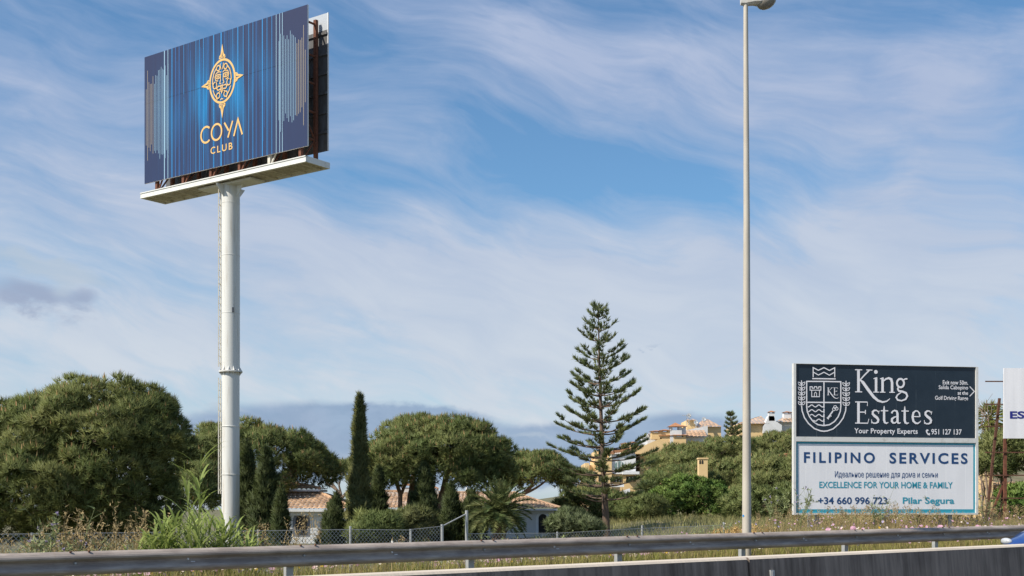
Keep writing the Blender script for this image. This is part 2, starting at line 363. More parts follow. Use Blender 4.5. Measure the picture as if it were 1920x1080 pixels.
class MB:
    def __init__(self): self.v = []; self.f = []; self.mi = []; self.uv = None; self.sm = []
    def add(self, verts, faces, mi=0, smooth=False):
        o = len(self.v); self.v.extend([tuple(map(float, p)) for p in verts])
        for f in faces:
            self.f.append(tuple(i + o for i in f)); self.mi.append(mi); self.sm.append(smooth)
    def box(self, c, ax, ay, az, mi=0):
        c = np.asarray(c, float); ax, ay, az = map(lambda q: np.asarray(q, float), (ax, ay, az))
        vs = [c + sx * ax + sy * ay + sz * az for sx in (-1, 1) for sy in (-1, 1) for sz in (-1, 1)]
        self.add(vs, [(0, 1, 3, 2), (4, 6, 7, 5), (0, 4, 5, 1), (2, 3, 7, 6), (0, 2, 6, 4), (1, 5, 7, 3)], mi)
    def abox(self, lo, hi, mi=0):
        lo = np.asarray(lo, float); hi = np.asarray(hi, float); h = (hi - lo) / 2
        self.box((lo + hi) / 2, (h[0], 0, 0), (0, h[1], 0), (0, 0, h[2]), mi)
    def tube(self, pts, rad, n=8, mi=0, cap=True):
        pts = [np.asarray(p, float) for p in pts]
        if not hasattr(rad, '__len__'): rad = [rad] * len(pts)
        rings = []; ref = None
        for i, p in enumerate(pts):
            tg = unit(pts[min(i + 1, len(pts) - 1)] - pts[max(i - 1, 0)])
            if ref is None:
                ref = np.array([0, 0, 1.]) if abs(tg[2]) < .9 else np.array([1., 0, 0])
            a = unit(np.cross(ref, tg)); b = np.cross(tg, a); ref = b
            rings.append([p + rad[i] * (math.cos(q) * a + math.sin(q) * b) for q in np.linspace(0, 2 * math.pi, n, endpoint=False)])
        vs = [q for r in rings for q in r]; fs = []
        for i in range(len(pts) - 1):
            for j in range(n):
                k = (j + 1) % n; fs.append((i * n + j, i * n + k, (i + 1) * n + k, (i + 1) * n + j))
        self.add(vs, fs, mi, True)
        if cap:
            self.add(rings[0], [tuple(range(n))[::-1]], mi); self.add(rings[-1], [tuple(range(n))], mi)
    def bar(self, p, q, w, h=None, mi=0, up=(0, 0, 1)):
        p = np.asarray(p, float); q = np.asarray(q, float); tg = unit(q - p)
        up = np.asarray(up, float)
        if abs(np.dot(tg, up)) > .95: up = np.array([1., 0, 0])
        a = unit(np.cross(tg, up)); b = np.cross(a, tg); h = h or w
        self.box((p + q) / 2, (q - p) / 2, a * w / 2, b * h / 2, mi)
    def prism(self, poly, off, mi=0):
        """poly: list of 3-D points (one plane), extruded by vector off"""
        n = len(poly); poly = [np.asarray(p, float) for p in poly]; off = np.asarray(off, float)
        self.add(poly + [p + off for p in poly], [tuple(range(n))[::-1], tuple(range(n, 2 * n))] + [(i, (i + 1) % n, n + (i + 1) % n, n + i) for i in range(n)], mi)
    def lathe(self, c, prof, n=16, mi=0):
        c = np.asarray(c, float); vs = []
        for r, z in prof:
            vs += [c + np.array([r * math.cos(q), r * math.sin(q), z]) for q in np.linspace(0, 2 * math.pi, n, endpoint=False)]
        fs = [(i * n + j, i * n + (j + 1) % n, (i + 1) * n + (j + 1) % n, (i + 1) * n + j) for i in range(len(prof) - 1) for j in range(n)]
        self.add(vs, fs, mi, True)
    def build(self, name, mats, parent=None, origin=None, uv=None):
        if not isinstance(mats, (list, tuple)): mats = [mats]
        if origin is None: origin = ORIGIN.get(parent.name, (0, 0, 0)) if parent else (0, 0, 0)
        og = np.asarray(origin, float)
        me = bpy.data.meshes.new(name)
        me.from_pydata([tuple(np.asarray(p) - og) for p in self.v], [], self.f)
        for m in mats: me.materials.append(m)
        me.polygons.foreach_set('material_index', self.mi); me.polygons.foreach_set('use_smooth', self.sm)
        if uv is not None:
            l = me.uv_layers.new(name='UVMap')
            idx = np.empty(len(me.loops), int); me.loops.foreach_get('vertex_index', idx)
            l.data.foreach_set('uv', np.asarray(uv, float)[idx].ravel())
        me.update()
        return link(name, me, parent, og)
ORIGIN = {}
def link(name, me, parent, og):
    o = bpy.data.objects.new(name, me); COL.objects.link(o)
    if parent: o.parent = parent
    else: o.location = tuple(og)
    ORIGIN[o.name] = tuple(og)
    return o
def tag(o, label=None, cat=None, group=None, kind=None):
    if label: o['label'] = label
    if cat: o['category'] = cat
    if group: o['group'] = group
    if kind: o['kind'] = kind
    return o
def thing(name, loc, label, cat, group=None):
    o = bpy.data.objects.new(name, None); COL.objects.link(o); o.location = tuple(map(float, loc)); o.empty_display_size = .3
    ORIGIN[o.name] = tuple(map(float, loc))
    return tag(o, label, cat, group)
def trimesh(name, V, mats, mi=None, parent=None, origin=None, soft=None):
    """fast mesh of loose triangles, V (3N,3)"""
    if not isinstance(mats, (list, tuple)): mats = [mats]
    if origin is None: origin = ORIGIN.get(parent.name, (0, 0, 0)) if parent else (0, 0, 0)
    V = np.asarray(V, np.float64) - np.asarray(origin, float)
    if soft is not None:      # soft: outward direction of the foliage clump each leaf belongs to; leaves shade as part of their clump
        W = V.reshape(-1, 3, 3).copy(); g = nrm(np.cross(W[:, 1] - W[:, 0], W[:, 2] - W[:, 0])); f = (g * soft).sum(1) < 0
        W[f] = W[f][:, [1, 0, 2]]; g[f] *= -1; V = W.reshape(-1, 3); soft = nrm(soft * .8 + g * .5)
    n = len(V) // 3; me = bpy.data.meshes.new(name)
    me.vertices.add(3 * n); me.vertices.foreach_set('co', V.astype(np.float32).ravel())
    me.loops.add(3 * n); me.loops.foreach_set('vertex_index', np.arange(3 * n, dtype=np.int32))
    me.polygons.add(n); me.polygons.foreach_set('loop_start', np.arange(0, 3 * n, 3, dtype=np.int32))
    for m in mats: me.materials.append(m)
    if mi is not None: me.polygons.foreach_set('material_index', np.asarray(mi, np.int32))
    me.update(calc_edges=True)
    if soft is not None: me.normals_split_custom_set(np.repeat(soft, 3, 0).astype(np.float32))
    return link(name, me, parent, origin)
def nrm(v): return v / np.maximum(np.linalg.norm(v, axis=-1, keepdims=True), 1e-9)
def blades(P, D, L, W):
    perp = nrm(np.cross(D, R.normal(size=P.shape)))
    V = np.empty((len(P), 3, 3)); h = (perp.T * W / 2).T
    V[:, 0] = P - h; V[:, 1] = P + h; V[:, 2] = P + (D.T * L).T
    return V.reshape(-1, 3)
def tufts(C, D, size, nb, spread, w):
    n = len(C); P = np.repeat(C, nb, 0); DD = nrm(np.repeat(D, nb, 0) + spread * R.normal(size=(n * nb, 3)))
    L = size * R.uniform(.65, 1.15, n * nb); W = w * R.uniform(.7, 1.3, n * nb)
    return blades(P + DD * size * .08, DD, L, W)

# ------------------------------------------------------------------ plane frames for signs and lettering
class Frame:
    """flat board: O a bottom-left corner, e to the right, k up, n out of the face"""
    def __init__(self, O, e, k, n): self.O, self.e, self.k, self.n = (np.asarray(q, float) for q in (O, e, k, n))
    def at(self, s, z, off=0.): return self.O + self.e * s + self.k * z + self.n * off
    def px(self, px, py):
        r = np.array([(px - CX) / F, 1, (HY - py) / F]); c = np.array([0, 0, CZ])
        lam = np.dot(self.O - c, self.n) / np.dot(r, self.n); q = c + lam * r - self.O
        return float(np.dot(q, self.e)), float(np.dot(q, self.k))
def ribbon(mb, fr, pts, off, closed=False, mi=0, w=None):
    """flat stroke; pts (s, z[, width])"""
    P = np.array([(p[0], p[1]) for p in pts], float); n = len(P)
    W = [p[2] if len(p) > 2 else w for p in pts]
    L, Rr = [], []
    for i in range(n):
        a = P[(i - 1) % n] if closed or i else P[i]; b = P[(i + 1) % n] if closed or i < n - 1 else P[i]
        t1 = P[i] - a; t2 = b - P[i]
        l1, l2 = np.linalg.norm(t1), np.linalg.norm(t2)
        t1 = t1 / l1 if l1 > 1e-9 else None; t2 = t2 / l2 if l2 > 1e-9 else None
        if t1 is None: t1 = t2
        if t2 is None: t2 = t1
        tg = t1 + t2; ln = np.linalg.norm(tg); tg = tg / ln if ln > 1e-6 else t1
        m = np.array([-tg[1], tg[0]]); k = max(.35, abs(np.dot(m, [-t1[1], t1[0]])))
        L.append(P[i] + m * W[i] / 2 / k); Rr.append(P[i] - m * W[i] / 2 / k)
    vs = [fr.at(*q, off) for q in L] + [fr.at(*q, off) for q in Rr]
    fs = [(i, n + i, n + (i + 1) % n, (i + 1) % n) for i in range(n if closed else n - 1)]
    mb.add(vs, fs, mi)
def poly(mb, fr, pts, off, mi=0): mb.add([fr.at(p[0], p[1], off) for p in pts], [tuple(range(len(pts)))], mi)
def ell_pts(cx, cy, rx, ry, n=28, a0=0, a1=360):
    full = abs(a1 - a0) >= 360
    return [(cx + rx * math.cos(math.radians(q)), cy + ry * math.sin(math.radians(q))) for q in np.linspace(a0, a1, n, endpoint=not full)]
def text_part(s, fr, box, m, parent, off=.012, bold=0.0, space=1.0, name='lettering'):
    """box = (s0, z0, s1, z1): the ink's bounding box on the board"""
    cu = bpy.data.curves.new('txt', 'FONT'); cu.body = s; cu.size = 1; cu.offset = bold; cu.space_character = space; cu.resolution_u = 4
    to = bpy.data.objects.new('txt', cu); COL.objects.link(to)
    me = bpy.data.meshes.new_from_object(to.evaluated_get(bpy.context.evaluated_depsgraph_get()))
    bpy.data.objects.remove(to); bpy.data.curves.remove(cu)
    n = len(me.vertices); co = np.empty(n * 3); me.vertices.foreach_get('co', co); co = co.reshape(-1, 3)
    lo, hi = co.min(0), co.max(0); s0, z0, s1, z1 = box
    a = (co[:, 0] - lo[0]) / (hi[0] - lo[0]) * (s1 - s0) + s0; b = (co[:, 1] - lo[1]) / (hi[1] - lo[1]) * (z1 - z0) + z0
    og = np.asarray(ORIGIN.get(parent.name))
    W = fr.O + np.outer(a, fr.e) + np.outer(b, fr.k) + fr.n * off - og
    me.vertices.foreach_set('co', W.astype(np.float32).ravel()); me.materials.clear(); me.materials.append(m); me.name = name; me.update()
    return link(name, me, parent, og)

# ------------------------------------------------------------------ the setting: ground, carriageways, lines
def sheet(name, t0, t1, d0, d1, z, m, nt_=60):
    mb = MB(); ts = np.linspace(t0, t1, nt_)
    vs = [road(t, d, z) for t in ts for d in (d0, d1)]
    mb.add(vs, [(2 * i, 2 * i + 2, 2 * i + 3, 2 * i + 1) for i in range(nt_ - 1)])
    return tag(mb.build(name, m), kind='structure')
def build_ground():
    def axis(lo, hi, step, far):
        core = list(np.arange(lo, hi + step, step)); a = []; s = step
        x = core[-1]
        while x < far: s *= 1.35; x += s; a.append(x)
        b = []; s = step; x = core[0]
        while x > -far: s *= 1.35; x -= s; b.append(x)
        return np.array(b[::-1] + core + a)
    T_ = axis(-10, 60, 1.5, 6000); D_ = axis(16, 40, .8, 6000)
    tt, dd = np.meshgrid(T_, D_, indexing='ij')
    x = DIR[0] * tt + NRM[0] * dd; y = DIR[1] * tt + NRM[1] * dd
    z = ground(x, y); n, mm = tt.shape
    mb = MB(); mb.v = [tuple(p) for p in np.stack([x, y, z], -1).reshape(-1, 3)]
    for i in range(n - 1):
        for j in range(mm - 1):
            mb.f.append((i * mm + j, (i + 1) * mm + j, (i + 1) * mm + j + 1, i * mm + j + 1))
    mb.mi = [0] * len(mb.f); mb.sm = [True] * len(mb.f)
    tag(mb.build('ground', M['earth']), kind='structure')
build_ground()
sheet('road', -80, 80, -4.0, 5.9, .012, M['asphalt'])
sheet('road', -80, 80, 7.1, 16.4, .012, M['asphalt'])
for d_ in (5.3, 7.7, 15.0):
    sheet('road_line', -80, 80, d_ - .08, d_ + .08, .018, M['line_white'])
def lane_dashes():
    for d_ in (1.7, 11.4):
        mb = MB()
        for t in np.arange(-78, 78, 12.):
            p = [road(t, d_ - .06, .018), road(t + 4, d_ - .06, .018), road(t + 4, d_ + .06, .018), road(t, d_ + .06, .018)]
            mb.add(p, [(0, 1, 2, 3)])
        tag(mb.build('road_line', M['line_white']), kind='structure')
lane_dashes()

# ------------------------------------------------------------------ median barrier
def build_barrier():
    og = road(8, 6.5)
    root = thing('concrete_barrier', og, 'dark stained concrete median barrier with pale sunlit top edge, nearest to the viewer', 'barrier')
    prof = [(-.30, 0), (-.30, .07), (-.16, .26), (-.10, .815), (-.085, .83), (.085, .83), (.10, .815), (.16, .26), (.30, .07), (.30, 0)]
    cl = [0]
    for i in range(1, len(prof)): cl.append(cl[-1] + math.dist(prof[i - 1], prof[i]))
    mb = MB(); uv = []
    joints = [t_at(1403, 6.5 - .1) + 6.0 * k for k in range(-9, 9)]
    ts = []
    for j in joints: ts += [(j - .012, 1), (j - .010, .9), (j + .010, .9), (j + .012, 1)]
    rows = []
    for t, k in ts:
        for (dd, z), c in zip(prof, cl):
            dd2 = dd * (1 if k == 1 else .82); z2 = z if k == 1 else z - .012 * (z > .3)
            rows.append(road(t, 6.5 + dd2, z2)); uv.append((t, c))
    n = len(prof); fs = [(i * n + j, (i + 1) * n + j, (i + 1) * n + j + 1, i * n + j + 1) for i in range(len(ts) - 1) for j in range(n - 1)]
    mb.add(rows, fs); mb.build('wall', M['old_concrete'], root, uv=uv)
    # small reflector plate bolted on the face
    t = t_at(1446, 6.39); p = road(t, 6.387, .70)
    mb = MB(); mb.box(p, DIR * .02, NRM * .012, (0, 0, .03)); mb.box(p - NRM * .015, DIR * .013, NRM * .005, (0, 0, .022)); mb.build('reflector', M['galv'], root)
build_barrier()

# ------------------------------------------------------------------ steel guard rail
RD = 17.2
def build_rail():
    root = thing('guard_rail', road(14, RD), 'weathered grey brown steel guard rail on posts along the far verge', 'guard rail')
    top = .625
    prof = [(.055, 0), (.02, -.004), (-.012, -.026), (-.034, -.054), (-.042, -.076), (-.034, -.10), (.015, -.125), (.043, -.145), (.043, -.165), (.02, -.19), (-.022, -.22), (-.040, -.25), (-.036, -.275), (-.01, -.303), (.02, -.316), (.035, -.312)]
    th = [(d + .006, z) for d, z in prof[::-1]]
    loop = prof + th; n = len(loop)
    joints = [t_at(p, RD) for p in (-260, 125, 558, 898, 1172, 1410, 1600, 1765, 1935, 2060)]
    for a, b in zip(joints[:-1], joints[1:]):
        mb = MB(); rows = []
        tt = np.linspace(a - .16, b, 6)
        lap = [-.007, -.007] if False else None
        for i, t in enumerate(tt):
            out = -.0065 if i == 0 else 0.0
            for d, z in loop: rows.append(road(t, RD + d + out * (1 if i == 0 else 0), top + z))
        fs = [(i * n + j, (i + 1) * n + j, (i + 1) * n + (j + 1) % n, i * n + (j + 1) % n) for i in range(len(tt) - 1) for j in range(n)]
        mb.add(rows, fs, 0, False); bm_ = mb.build('beam', M['rail'], root)
        for off in (.05, .30):
            q = road(a + off, RD - .004, top + .002); c = MB(); c.lathe(q, [(0, .012), (.016, .010), (.018, 0), (.018, -.01)], 8); c.build('bolt', M['rust_dark'], bm_)
        q = road(a + .12, RD + .028, top - .155); c = MB(); c.tube([q, q - NRM * .03], [.022, .016], 8); c.build('bolt', M['galv'], bm_)
        m_ = (a + b) / 2; q = road(m_, RD + .03, top - .15); c = MB(); c.tube([q, q - NRM * .02], [.02, .012], 8); c.box(q - NRM * .012 + DIR * .07 - np.array([0, 0, .035]), DIR * .03, NRM * .003, (0, 0, .006)); c.build('bolt', M['edge_white'], bm_)
    for px in (-200, 108, 540, 880, 1158, 1390, 1583, 1752, 1905, 2040):
        t = t_at(px, RD + .17); mb = MB(); z = -.3
        g0 = road(t, RD + .17)
        # C-section post with a spacer plate
        mb.box(road(t, RD + .115, .16), DIR * .06, NRM * .003, (0, 0, .46))
        mb.box(road(t - .0575, RD + .157, .16), DIR * .0025, NRM * .039, (0, 0, .46))
        mb.box(road(t + .0575, RD + .157, .16), DIR * .0025, NRM * .039, (0, 0, .46))
        p = mb.build('post', M['galv'], root)
        sb = MB(); sb.box(road(t, RD + .078, .47), DIR * .05, NRM * .032, (0, 0, .09)); sb.build('spacer', M['galv'], p)
build_rail()

# ------------------------------------------------------------------ street lamp
def build_lamp():
    base = road(t_at(1400, RD + .62), RD + .62, 0.0); x, y = base[0], base[1]; zb = float(ground(x, y)) - .1
    root = thing('street_lamp', (x, y, zb), 'tall tapered pale steel lamp post with hooded lamp head, behind the guard rail', 'street lamp')
    Z = y; top = CZ + (HY - 8) * Z / F
    mb = MB(); mb.tube([(x, y, zb), (x, y, zb + 3), (x, y, zb + 7), (x - .02, y, top)], [.096, .083, .066, .046], 20); mb.build('pole', M['lamp_pole'], root)
    bp = MB(); bp.abox((x - .17, y - .17, zb), (x + .17, y + .17, zb + .025)); bp.build('base_plate', M['galv'], root)
    d = MB(); q = np.array([x - .075, y - .052, CZ + (HY - 967) * Z / F]); d.tube([q, q + np.array([-.006, -.008, 0])], .022, 8); d.build('sticker', M['stripe_blue'], root)
    # head: socket, housing with shaped underside, glass bowl
    def P(px, py, dy=0): return U(px, py, Z + dy)
    h = MB()
    sec = []
    prof = [(1388.5, 9.5, -6, .055), (1398, 11, -10, .075), (1412, 9.5, -13, .12), (1424, 11, -16, .155), (1440, 8, -18, .16), (1452, 0, -16, .125), (1458, -6, -12, .06)]
    n = 10
    for px, yb, yt, hw in prof:
        lo = P(px, yb)[2]; hi = P(px, yt)[2]; X = P(px, 0)[0]
        ring = []
        for q in range(n):
            a = 2 * math.pi * q / n; cy_ = math.copysign(abs(math.cos(a)) ** .7, math.cos(a)); sz = math.copysign(abs(math.sin(a)) ** .8, math.sin(a))
            ring.append((X, y + hw * cy_, (lo + hi) / 2 + (hi - lo) / 2 * sz))
        sec += ring
    fs = [(i * n + j, i * n + (j + 1) % n, (i + 1) * n + (j + 1) % n, (i + 1) * n + j) for i in range(len(prof) - 1) for j in range(n)]
    fs += [tuple(range(n)), tuple(range((len(prof) - 1) * n, len(prof) * n))]
    h.add(sec, fs, 0, False); head = h.build('lamp_head', M['lamp_case'], root)
    b = MB(); c = P(1437, 3); prof = [(r * .21, z) for r, z in ((1.0, .02), (1.0, -.02), (.93, -.06), (.72, -.11), (.4, -.145), (.0, -.155))]
    b.lathe((0, 0, 0), prof, 18); b.v = [tuple(c + np.array([v[0] * .95, v[1] * .72, v[2] + v[0] * .22])) for v in b.v]
    b.build('glass_bowl', M['lamp_bowl'], head)
build_lamp()

# ------------------------------------------------------------------ monopole billboard
def build_billboard():
    P0 = U(271, 345, 61.0); P1 = U(576.5, 273, 54.6)
    zb = (P0[2] + P1[2]) / 2; P0[2] = P1[2] = zb
    W = np.linalg.norm(P1 - P0); e = (P1 - P0) / W; k = np.array([0, 0, 1.]); n = np.array([e[1], -e[0], 0])
    H = 6.03; fr = Frame(P0, e, k, n)
    c = fr.at(W / 2 + .02, 0, -.52); gz = float(ground(c[0], c[1]))
    root = thing('billboard', (c[0], c[1], gz), 'huge two sided billboard with gold sun emblem on blue, on a tall white column', 'billboard')
    # front panel with printed stripes
    mb = MB(); th = .07
    vs = [fr.at(0, 0), fr.at(W, 0), fr.at(W, H), fr.at(0, H)]; mb.add(vs, [(0, 1, 2, 3)], 0)
    uv = [(0, 0), (1, 0), (1, 1), (0, 1)]
    bk = [fr.at(0, 0, -th), fr.at(W, 0, -th), fr.at(W, H, -th), fr.at(0, H, -th)]
    mb.add(vs + bk, [(0, 4, 5, 1), (1, 5, 6, 2), (2, 6, 7, 3), (3, 7, 4, 0), (4, 7, 6, 5)], 1); uv += [(0, 0)] * 8
    rr = random.Random(5); o = .004
    def stripe(u, v0, v1, w, mi):
        mb.add([fr.at(u * W - w / 2, v0 * H, o), fr.at(u * W + w / 2, v0 * H, o), fr.at(u * W + w / 2, v1 * H, o), fr.at(u * W - w / 2, v1 * H, o)], [(0, 1, 2, 3)], mi)
        uv.extend([(0, 0)] * 4)
    for u in (.135, .158, .185, .208, .232, .262, .29, .34, .362, .388, .418, .52, .57, .60, .632, .665, .69, .712, .745, .772, .80, .825, .845, .86):
        w = rr.choice((.028, .035, .05)); mi = 4 if u < .17 or u > .80 else rr.choice((2, 2, 3))
        stripe(u, 0.0, 1.0, w, mi)
    for u, w in ((.452, .06), (.498, .07)): stripe(u, 0.0, 1.0, w, 2)
    for i in range(22):
        u = rr.uniform(.2, .78)
        v0 = rr.choice((0, rr.uniform(0, .3))); v1 = rr.choice((1, rr.uniform(.6, .95)))
        stripe(u, v0, v1, .018, 3)
    for i in range(17):
        for side in (0, 1):
            u = .012 + .0092 * i if side == 0 else .988 - .0092 * i
            base = .17 + .15 * i / 17; hh = base + rr.uniform(-.02, .11)
            cc = .53 + rr.uniform(-.03, .03)
            if i == 1: hh = .37
            stripe(u, max(.02, cc - hh), min(.98, cc + hh * .92), .02, 5 if i < 6 else 4)
    front = mb.build('panel', [M['printed_blue'], M['edge_white'], M['stripe_blue'], M['stripe_dim'], M['stripe_pale'], M['stripe_gold']], root, uv=uv)
    # gold sun-face emblem
    mb = MB(); ec = fr.px(417, 152); st = [.010]
    def rb(pts, w=.07, closed=False):
        st[0] += .0008
        ribbon(mb, fr, [(ec[0] + p[0], ec[1] + p[1]) + ((p[2],) if len(p) > 2 else ()) for p in pts], st[0], closed, 0, w)
    rb(ell_pts(0, 0, .83, .96, 44), .10, True)
    for ang, L, wd in ((90, .62, 1), (270, .62, 1), (0, .52, 1), (180, .52, 1)):
        ca, sa = math.cos(math.radians(ang)), math.sin(math.radians(ang)); r0 = 1.0 if ang in (90, 270) else .83
        def tr(q): return (ca * (r0 + q[0]) - sa * q[1], sa * (r0 + q[0]) + ca * q[1])
        for s in (1, -1):
            pts = [(.03, .03), (.10, .05), (.2, .09), (.14, .17), (.05, .19), (.03, .13), (.08, .11)]
            rb([tr((a, b * s)) for a, b in pts], .05)
            rb([(*tr((L + .05, 0)), .012), (*tr((.36, .035 * s)), .07), (*tr((.17, .07 * s)), .09), (*tr((.10, .13 * s)), .05)])
    for sx in (1, -1):
        for sy in (1, -1): rb(ell_pts(.24 * sx, .62 * sy, .115, .12, 14), .05, True)
        rb(ell_pts(.25 * sx, .24, .14, .10, 14), .045, True); rb(ell_pts(.25 * sx, .24, .045, .035, 8), .04, True)
        rb([(.05 * sx, .40), (.2 * sx, .45), (.38 * sx, .40), (.46 * sx, .25), (.40 * sx, .08), (.25 * sx, .04)], .045)
        rb([(.38 * sx, .62), (.52 * sx, .45), (.60 * sx, .2), (.62 * sx, 0), (.55 * sx, -.2)], .05)
        rb([(.10 * sx, .34), (.08 * sx, .05), (.14 * sx, -.08), (.05 * sx, -.12)], .045)
        rb(ell_pts(.46 * sx, -.12, .13, .15, 14, 90, 420), .05)
        rb([(.10 * sx, -.22), (.24 * sx, -.20), (.34 * sx, -.28), (.26 * sx, -.38), (.08 * sx, -.36)], .05)
        rb([(.58 * sx, -.32), (.5 * sx, -.5), (.36 * sx, -.68), (.3 * sx, -.80)], .05)
        rb([(.12 * sx, -.44), (.2 * sx, -.5)], .05); rb([(.04 * sx, .52), (.10 * sx, .72), (.10 * sx, .80)], .04)
    rb([(-.09, -.20), (.09, -.20)], .05); rb([(-.06, -.22), (-.06, -.42), (0, -.54), (.06, -.42), (.06, -.22)], .045); rb([(0, -.24), (0, -.46)], .03)
    rb([(-.1, -.84), (0, -.8), (.1, -.84)], .04)
    mb.build('emblem', M['gold'], front)
    # COYA
    mb = MB(); st[0] = .012
    def zp(X, Y): return fr.px(360 + X / 4.696, 70 + Y / 4.696)
    def stroke(pts, w=.092, closed=False):
        st[0] += .0008; ribbon(mb, fr, [zp(*p) for p in pts], st[0], closed, 0, w)
    cc = zp(118, 866); stroke_pts = ell_pts(cc[0] + .06, cc[1] + .03, .35, .36, 22, 48, 312)
    st[0] += .0008; ribbon(mb, fr, stroke_pts, st[0], False, 0, .092)
    cc = zp(218, 840); st[0] += .0008; ribbon(mb, fr, ell_pts(cc[0], cc[1] + .03, .34, .36, 30), st[0], True, 0, .092)
    y0 = zp(287, 752); y1 = zp(360, 735); y2 = zp(318, 883); y3 = zp(325, 822)
    st[0] += .0008; ribbon(mb, fr, [y0, y3], st[0], False, 0, .092)
    st[0] += .0008; ribbon(mb, fr, [y1, y2], st[0], False, 0, .092)
    stroke([(370, 871), (407, 722), (445, 855)])
    mb.build('lettering', M['gold'], front)
    a = zp(165, 1032); b = zp(358, 932)
    text_part('CLUB', fr, (a[0], a[1] + .0, b[0], a[1] + .32), M['gold'], front, .012, .012, 1.35)
    # second face, seen from behind: ribs, and top strip with sunlight put into its colour
    off = -1.26; mb = MB()
    def pl(s0, s1, z0, z1, o0, o1, mi): mb.box(fr.at((s0 + s1) / 2, (z0 + z1) / 2, (o0 + o1) / 2), e * (s1 - s0) / 2, k * (z1 - z0) / 2, n * (o1 - o0) / 2, mi)
    pl(0, W, 0.08, 5.35, off - .03, off, 0); pl(0, W, 5.353, 6.08, off - .03, off, 1)
    for z in (.9, 1.75, 2.6, 3.45, 4.3, 5.2): pl(.02, W - .04, z - .05, z + .05, off + .003, off + .07, 0)
    for s in np.arange(.6, W - .3, 1.2): pl(s - .025, s + .025, .1, 5.9, off + .0035, off + .05, 0)
    pl(W - .037, W + .003, .08, 6.08, off - .035, off + .012, 2)
    mb.build('rear_panel', [M['panel_back'], M['panel_back_lit'], M['edge_white']], root)
    # rusty posts between the faces
    zt = 16.27 - zb
    for i, s in enumerate(np.linspace(.75, W - .55, 6)):
        for o_ in (-.16, -1.05):
            mb = MB(); top = 5.8; m = M['rust'] if not (i == 4 and o_ == -.16) else M['grating']
            mb.box(fr.at(s, (zt + top) / 2, o_), e * .075, k * (top - zt) / 2, n * .075); p = mb.build('steel_post', m, root)
            br = MB(); q0 = fr.at(s + .05, zt + .02, o_); q1 = fr.at(s + .55, .35, o_)
            if o_ == -.16 and i < 5: br.bar(q0, q1, .06); br.build('brace', m, p)
        for z in (.55, 1.75, 3.0, 4.2, 5.6): mb = MB(); mb.bar(fr.at(s, z, -.23), fr.at(s, z, -.98), .07); mb.build('crossbar', M['rust'], root)
        mb = MB(); mb.bar(fr.at(s, .6, -.96), fr.at(s, 1.7, -.24), .06); mb.build('brace', M['rust'], root)
        mb = MB(); mb.bar(fr.at(s, zt + .05, -.26), fr.at(s, .5, -.94), .06); mb.build('brace', M['rust'], root)
    # platform
    mb = MB(); z1 = zt; z0 = zt - .26; s0, s1 = -.02, W + .12; f, g = .22, -1.24
    def bx(sa, sb, za, zb_, oa, ob, mi): mb.box(fr.at((sa + sb) / 2, (za + zb_) / 2, (oa + ob) / 2), e * (sb - sa) / 2, k * (zb_ - za) / 2, n * (ob - oa) / 2, mi)
    bx(s0, s1, z0, z1, f - .05, f, 0); bx(s0, s1, z1 - .04, z1 + .003, f - .12, f + .03, 0); bx(s0, s1, z0 - .003, z0 + .02, f - .12, f + .02, 0)
    bx(s0, s1, z0, z1, g, g + .05, 0); bx(s0, s0 + .05, z0, z1, g + .052, f - .052, 0); bx(s1 - .05, s1, z0, z1, g + .052, f - .052, 0)
    bx(s0 + .05, s1 - .05, z0 + .09, z0 + .12, g + .05, f - .05, 1)
    for s in np.arange(s0 + .6, s1, .9): bx(s - .03, s + .03, z0 + .01, z0 + .088, g + .052, f - .052, 1)
    for s in np.arange(s0 + .12, s1 - .1, .12): bx(s - .012, s + .012, z0 + .05, z0 + .089, g + .3, f - .3, 1)
    bx(W / 2 - 1.7, W / 2 + 1.8, z0 - .09, z0 - .004, -.95, -.1, 0)
    mb.build('platform', [M['platform_white'], M['grating']], root)
    # column, flange, brackets, ladder
    x, y = c[0], c[1]; ztop = zb + z0 - .09; zf = CZ + (HY - 697) * y / F
    mb = MB(); mb.tube([(x, y, gz - .2), (x, y, zf - .001)], .40, 36); mb.tube([(x, y, zf + .001), (x, y, ztop)], .415, 36); col = mb.build('column', M['pole_white'], root)
    mb = MB()
    mb.lathe((x, y, zf), [(.40, -.035), (.53, -.035), (.53, -.004), (.43, -.003)], 32); mb.lathe((x, y, zf), [(.43, .003), (.53, .004), (.53, .035), (.41, .035)], 32)
    for q in np.linspace(0, 2 * math.pi, 12, endpoint=False):
        r = np.array([math.cos(q), math.sin(q), 0]); t_ = np.array([-r[1], r[0], 0]); b0 = np.array([x, y, zf])
        mb.prism([b0 + r * .41 + t_ * .012 + k * .036, b0 + r * .52 + t_ * .012 + k * .036, b0 + r * .415 + t_ * .012 + k * .22], -t_ * .024)
        mb.prism([b0 + r * .40 + t_ * .012 - k * .036, b0 + r * .52 + t_ * .012 - k * .036, b0 + r * .40 + t_ * .012 - k * .2], -t_ * .024)
        mb.tube([b0 + r * .475 + t_ * .07 - k * .07, b0 + r * .475 + t_ * .07 + k * .07], .022, 6, 1)
    mb.build('flange', [M['platform_white'], M['rust_dark']], col)
    for s in (1, -1):
        for vec in (e, n):
            mb = MB(); r = vec * s; b0 = np.array([x, y, ztop]); t_ = np.cross(k, r)
            mb.prism([b0 + r * .41 + t_ * .015 - k * .002, b0 + r * .85 + t_ * .015 - k * .002, b0 + r * .80 + t_ * .015 - k * .08, b0 + r * .41 + t_ * .015 - k * .55], -t_ * .03); mb.build('bracket', M['platform_white'], col)
    lx = x - .49
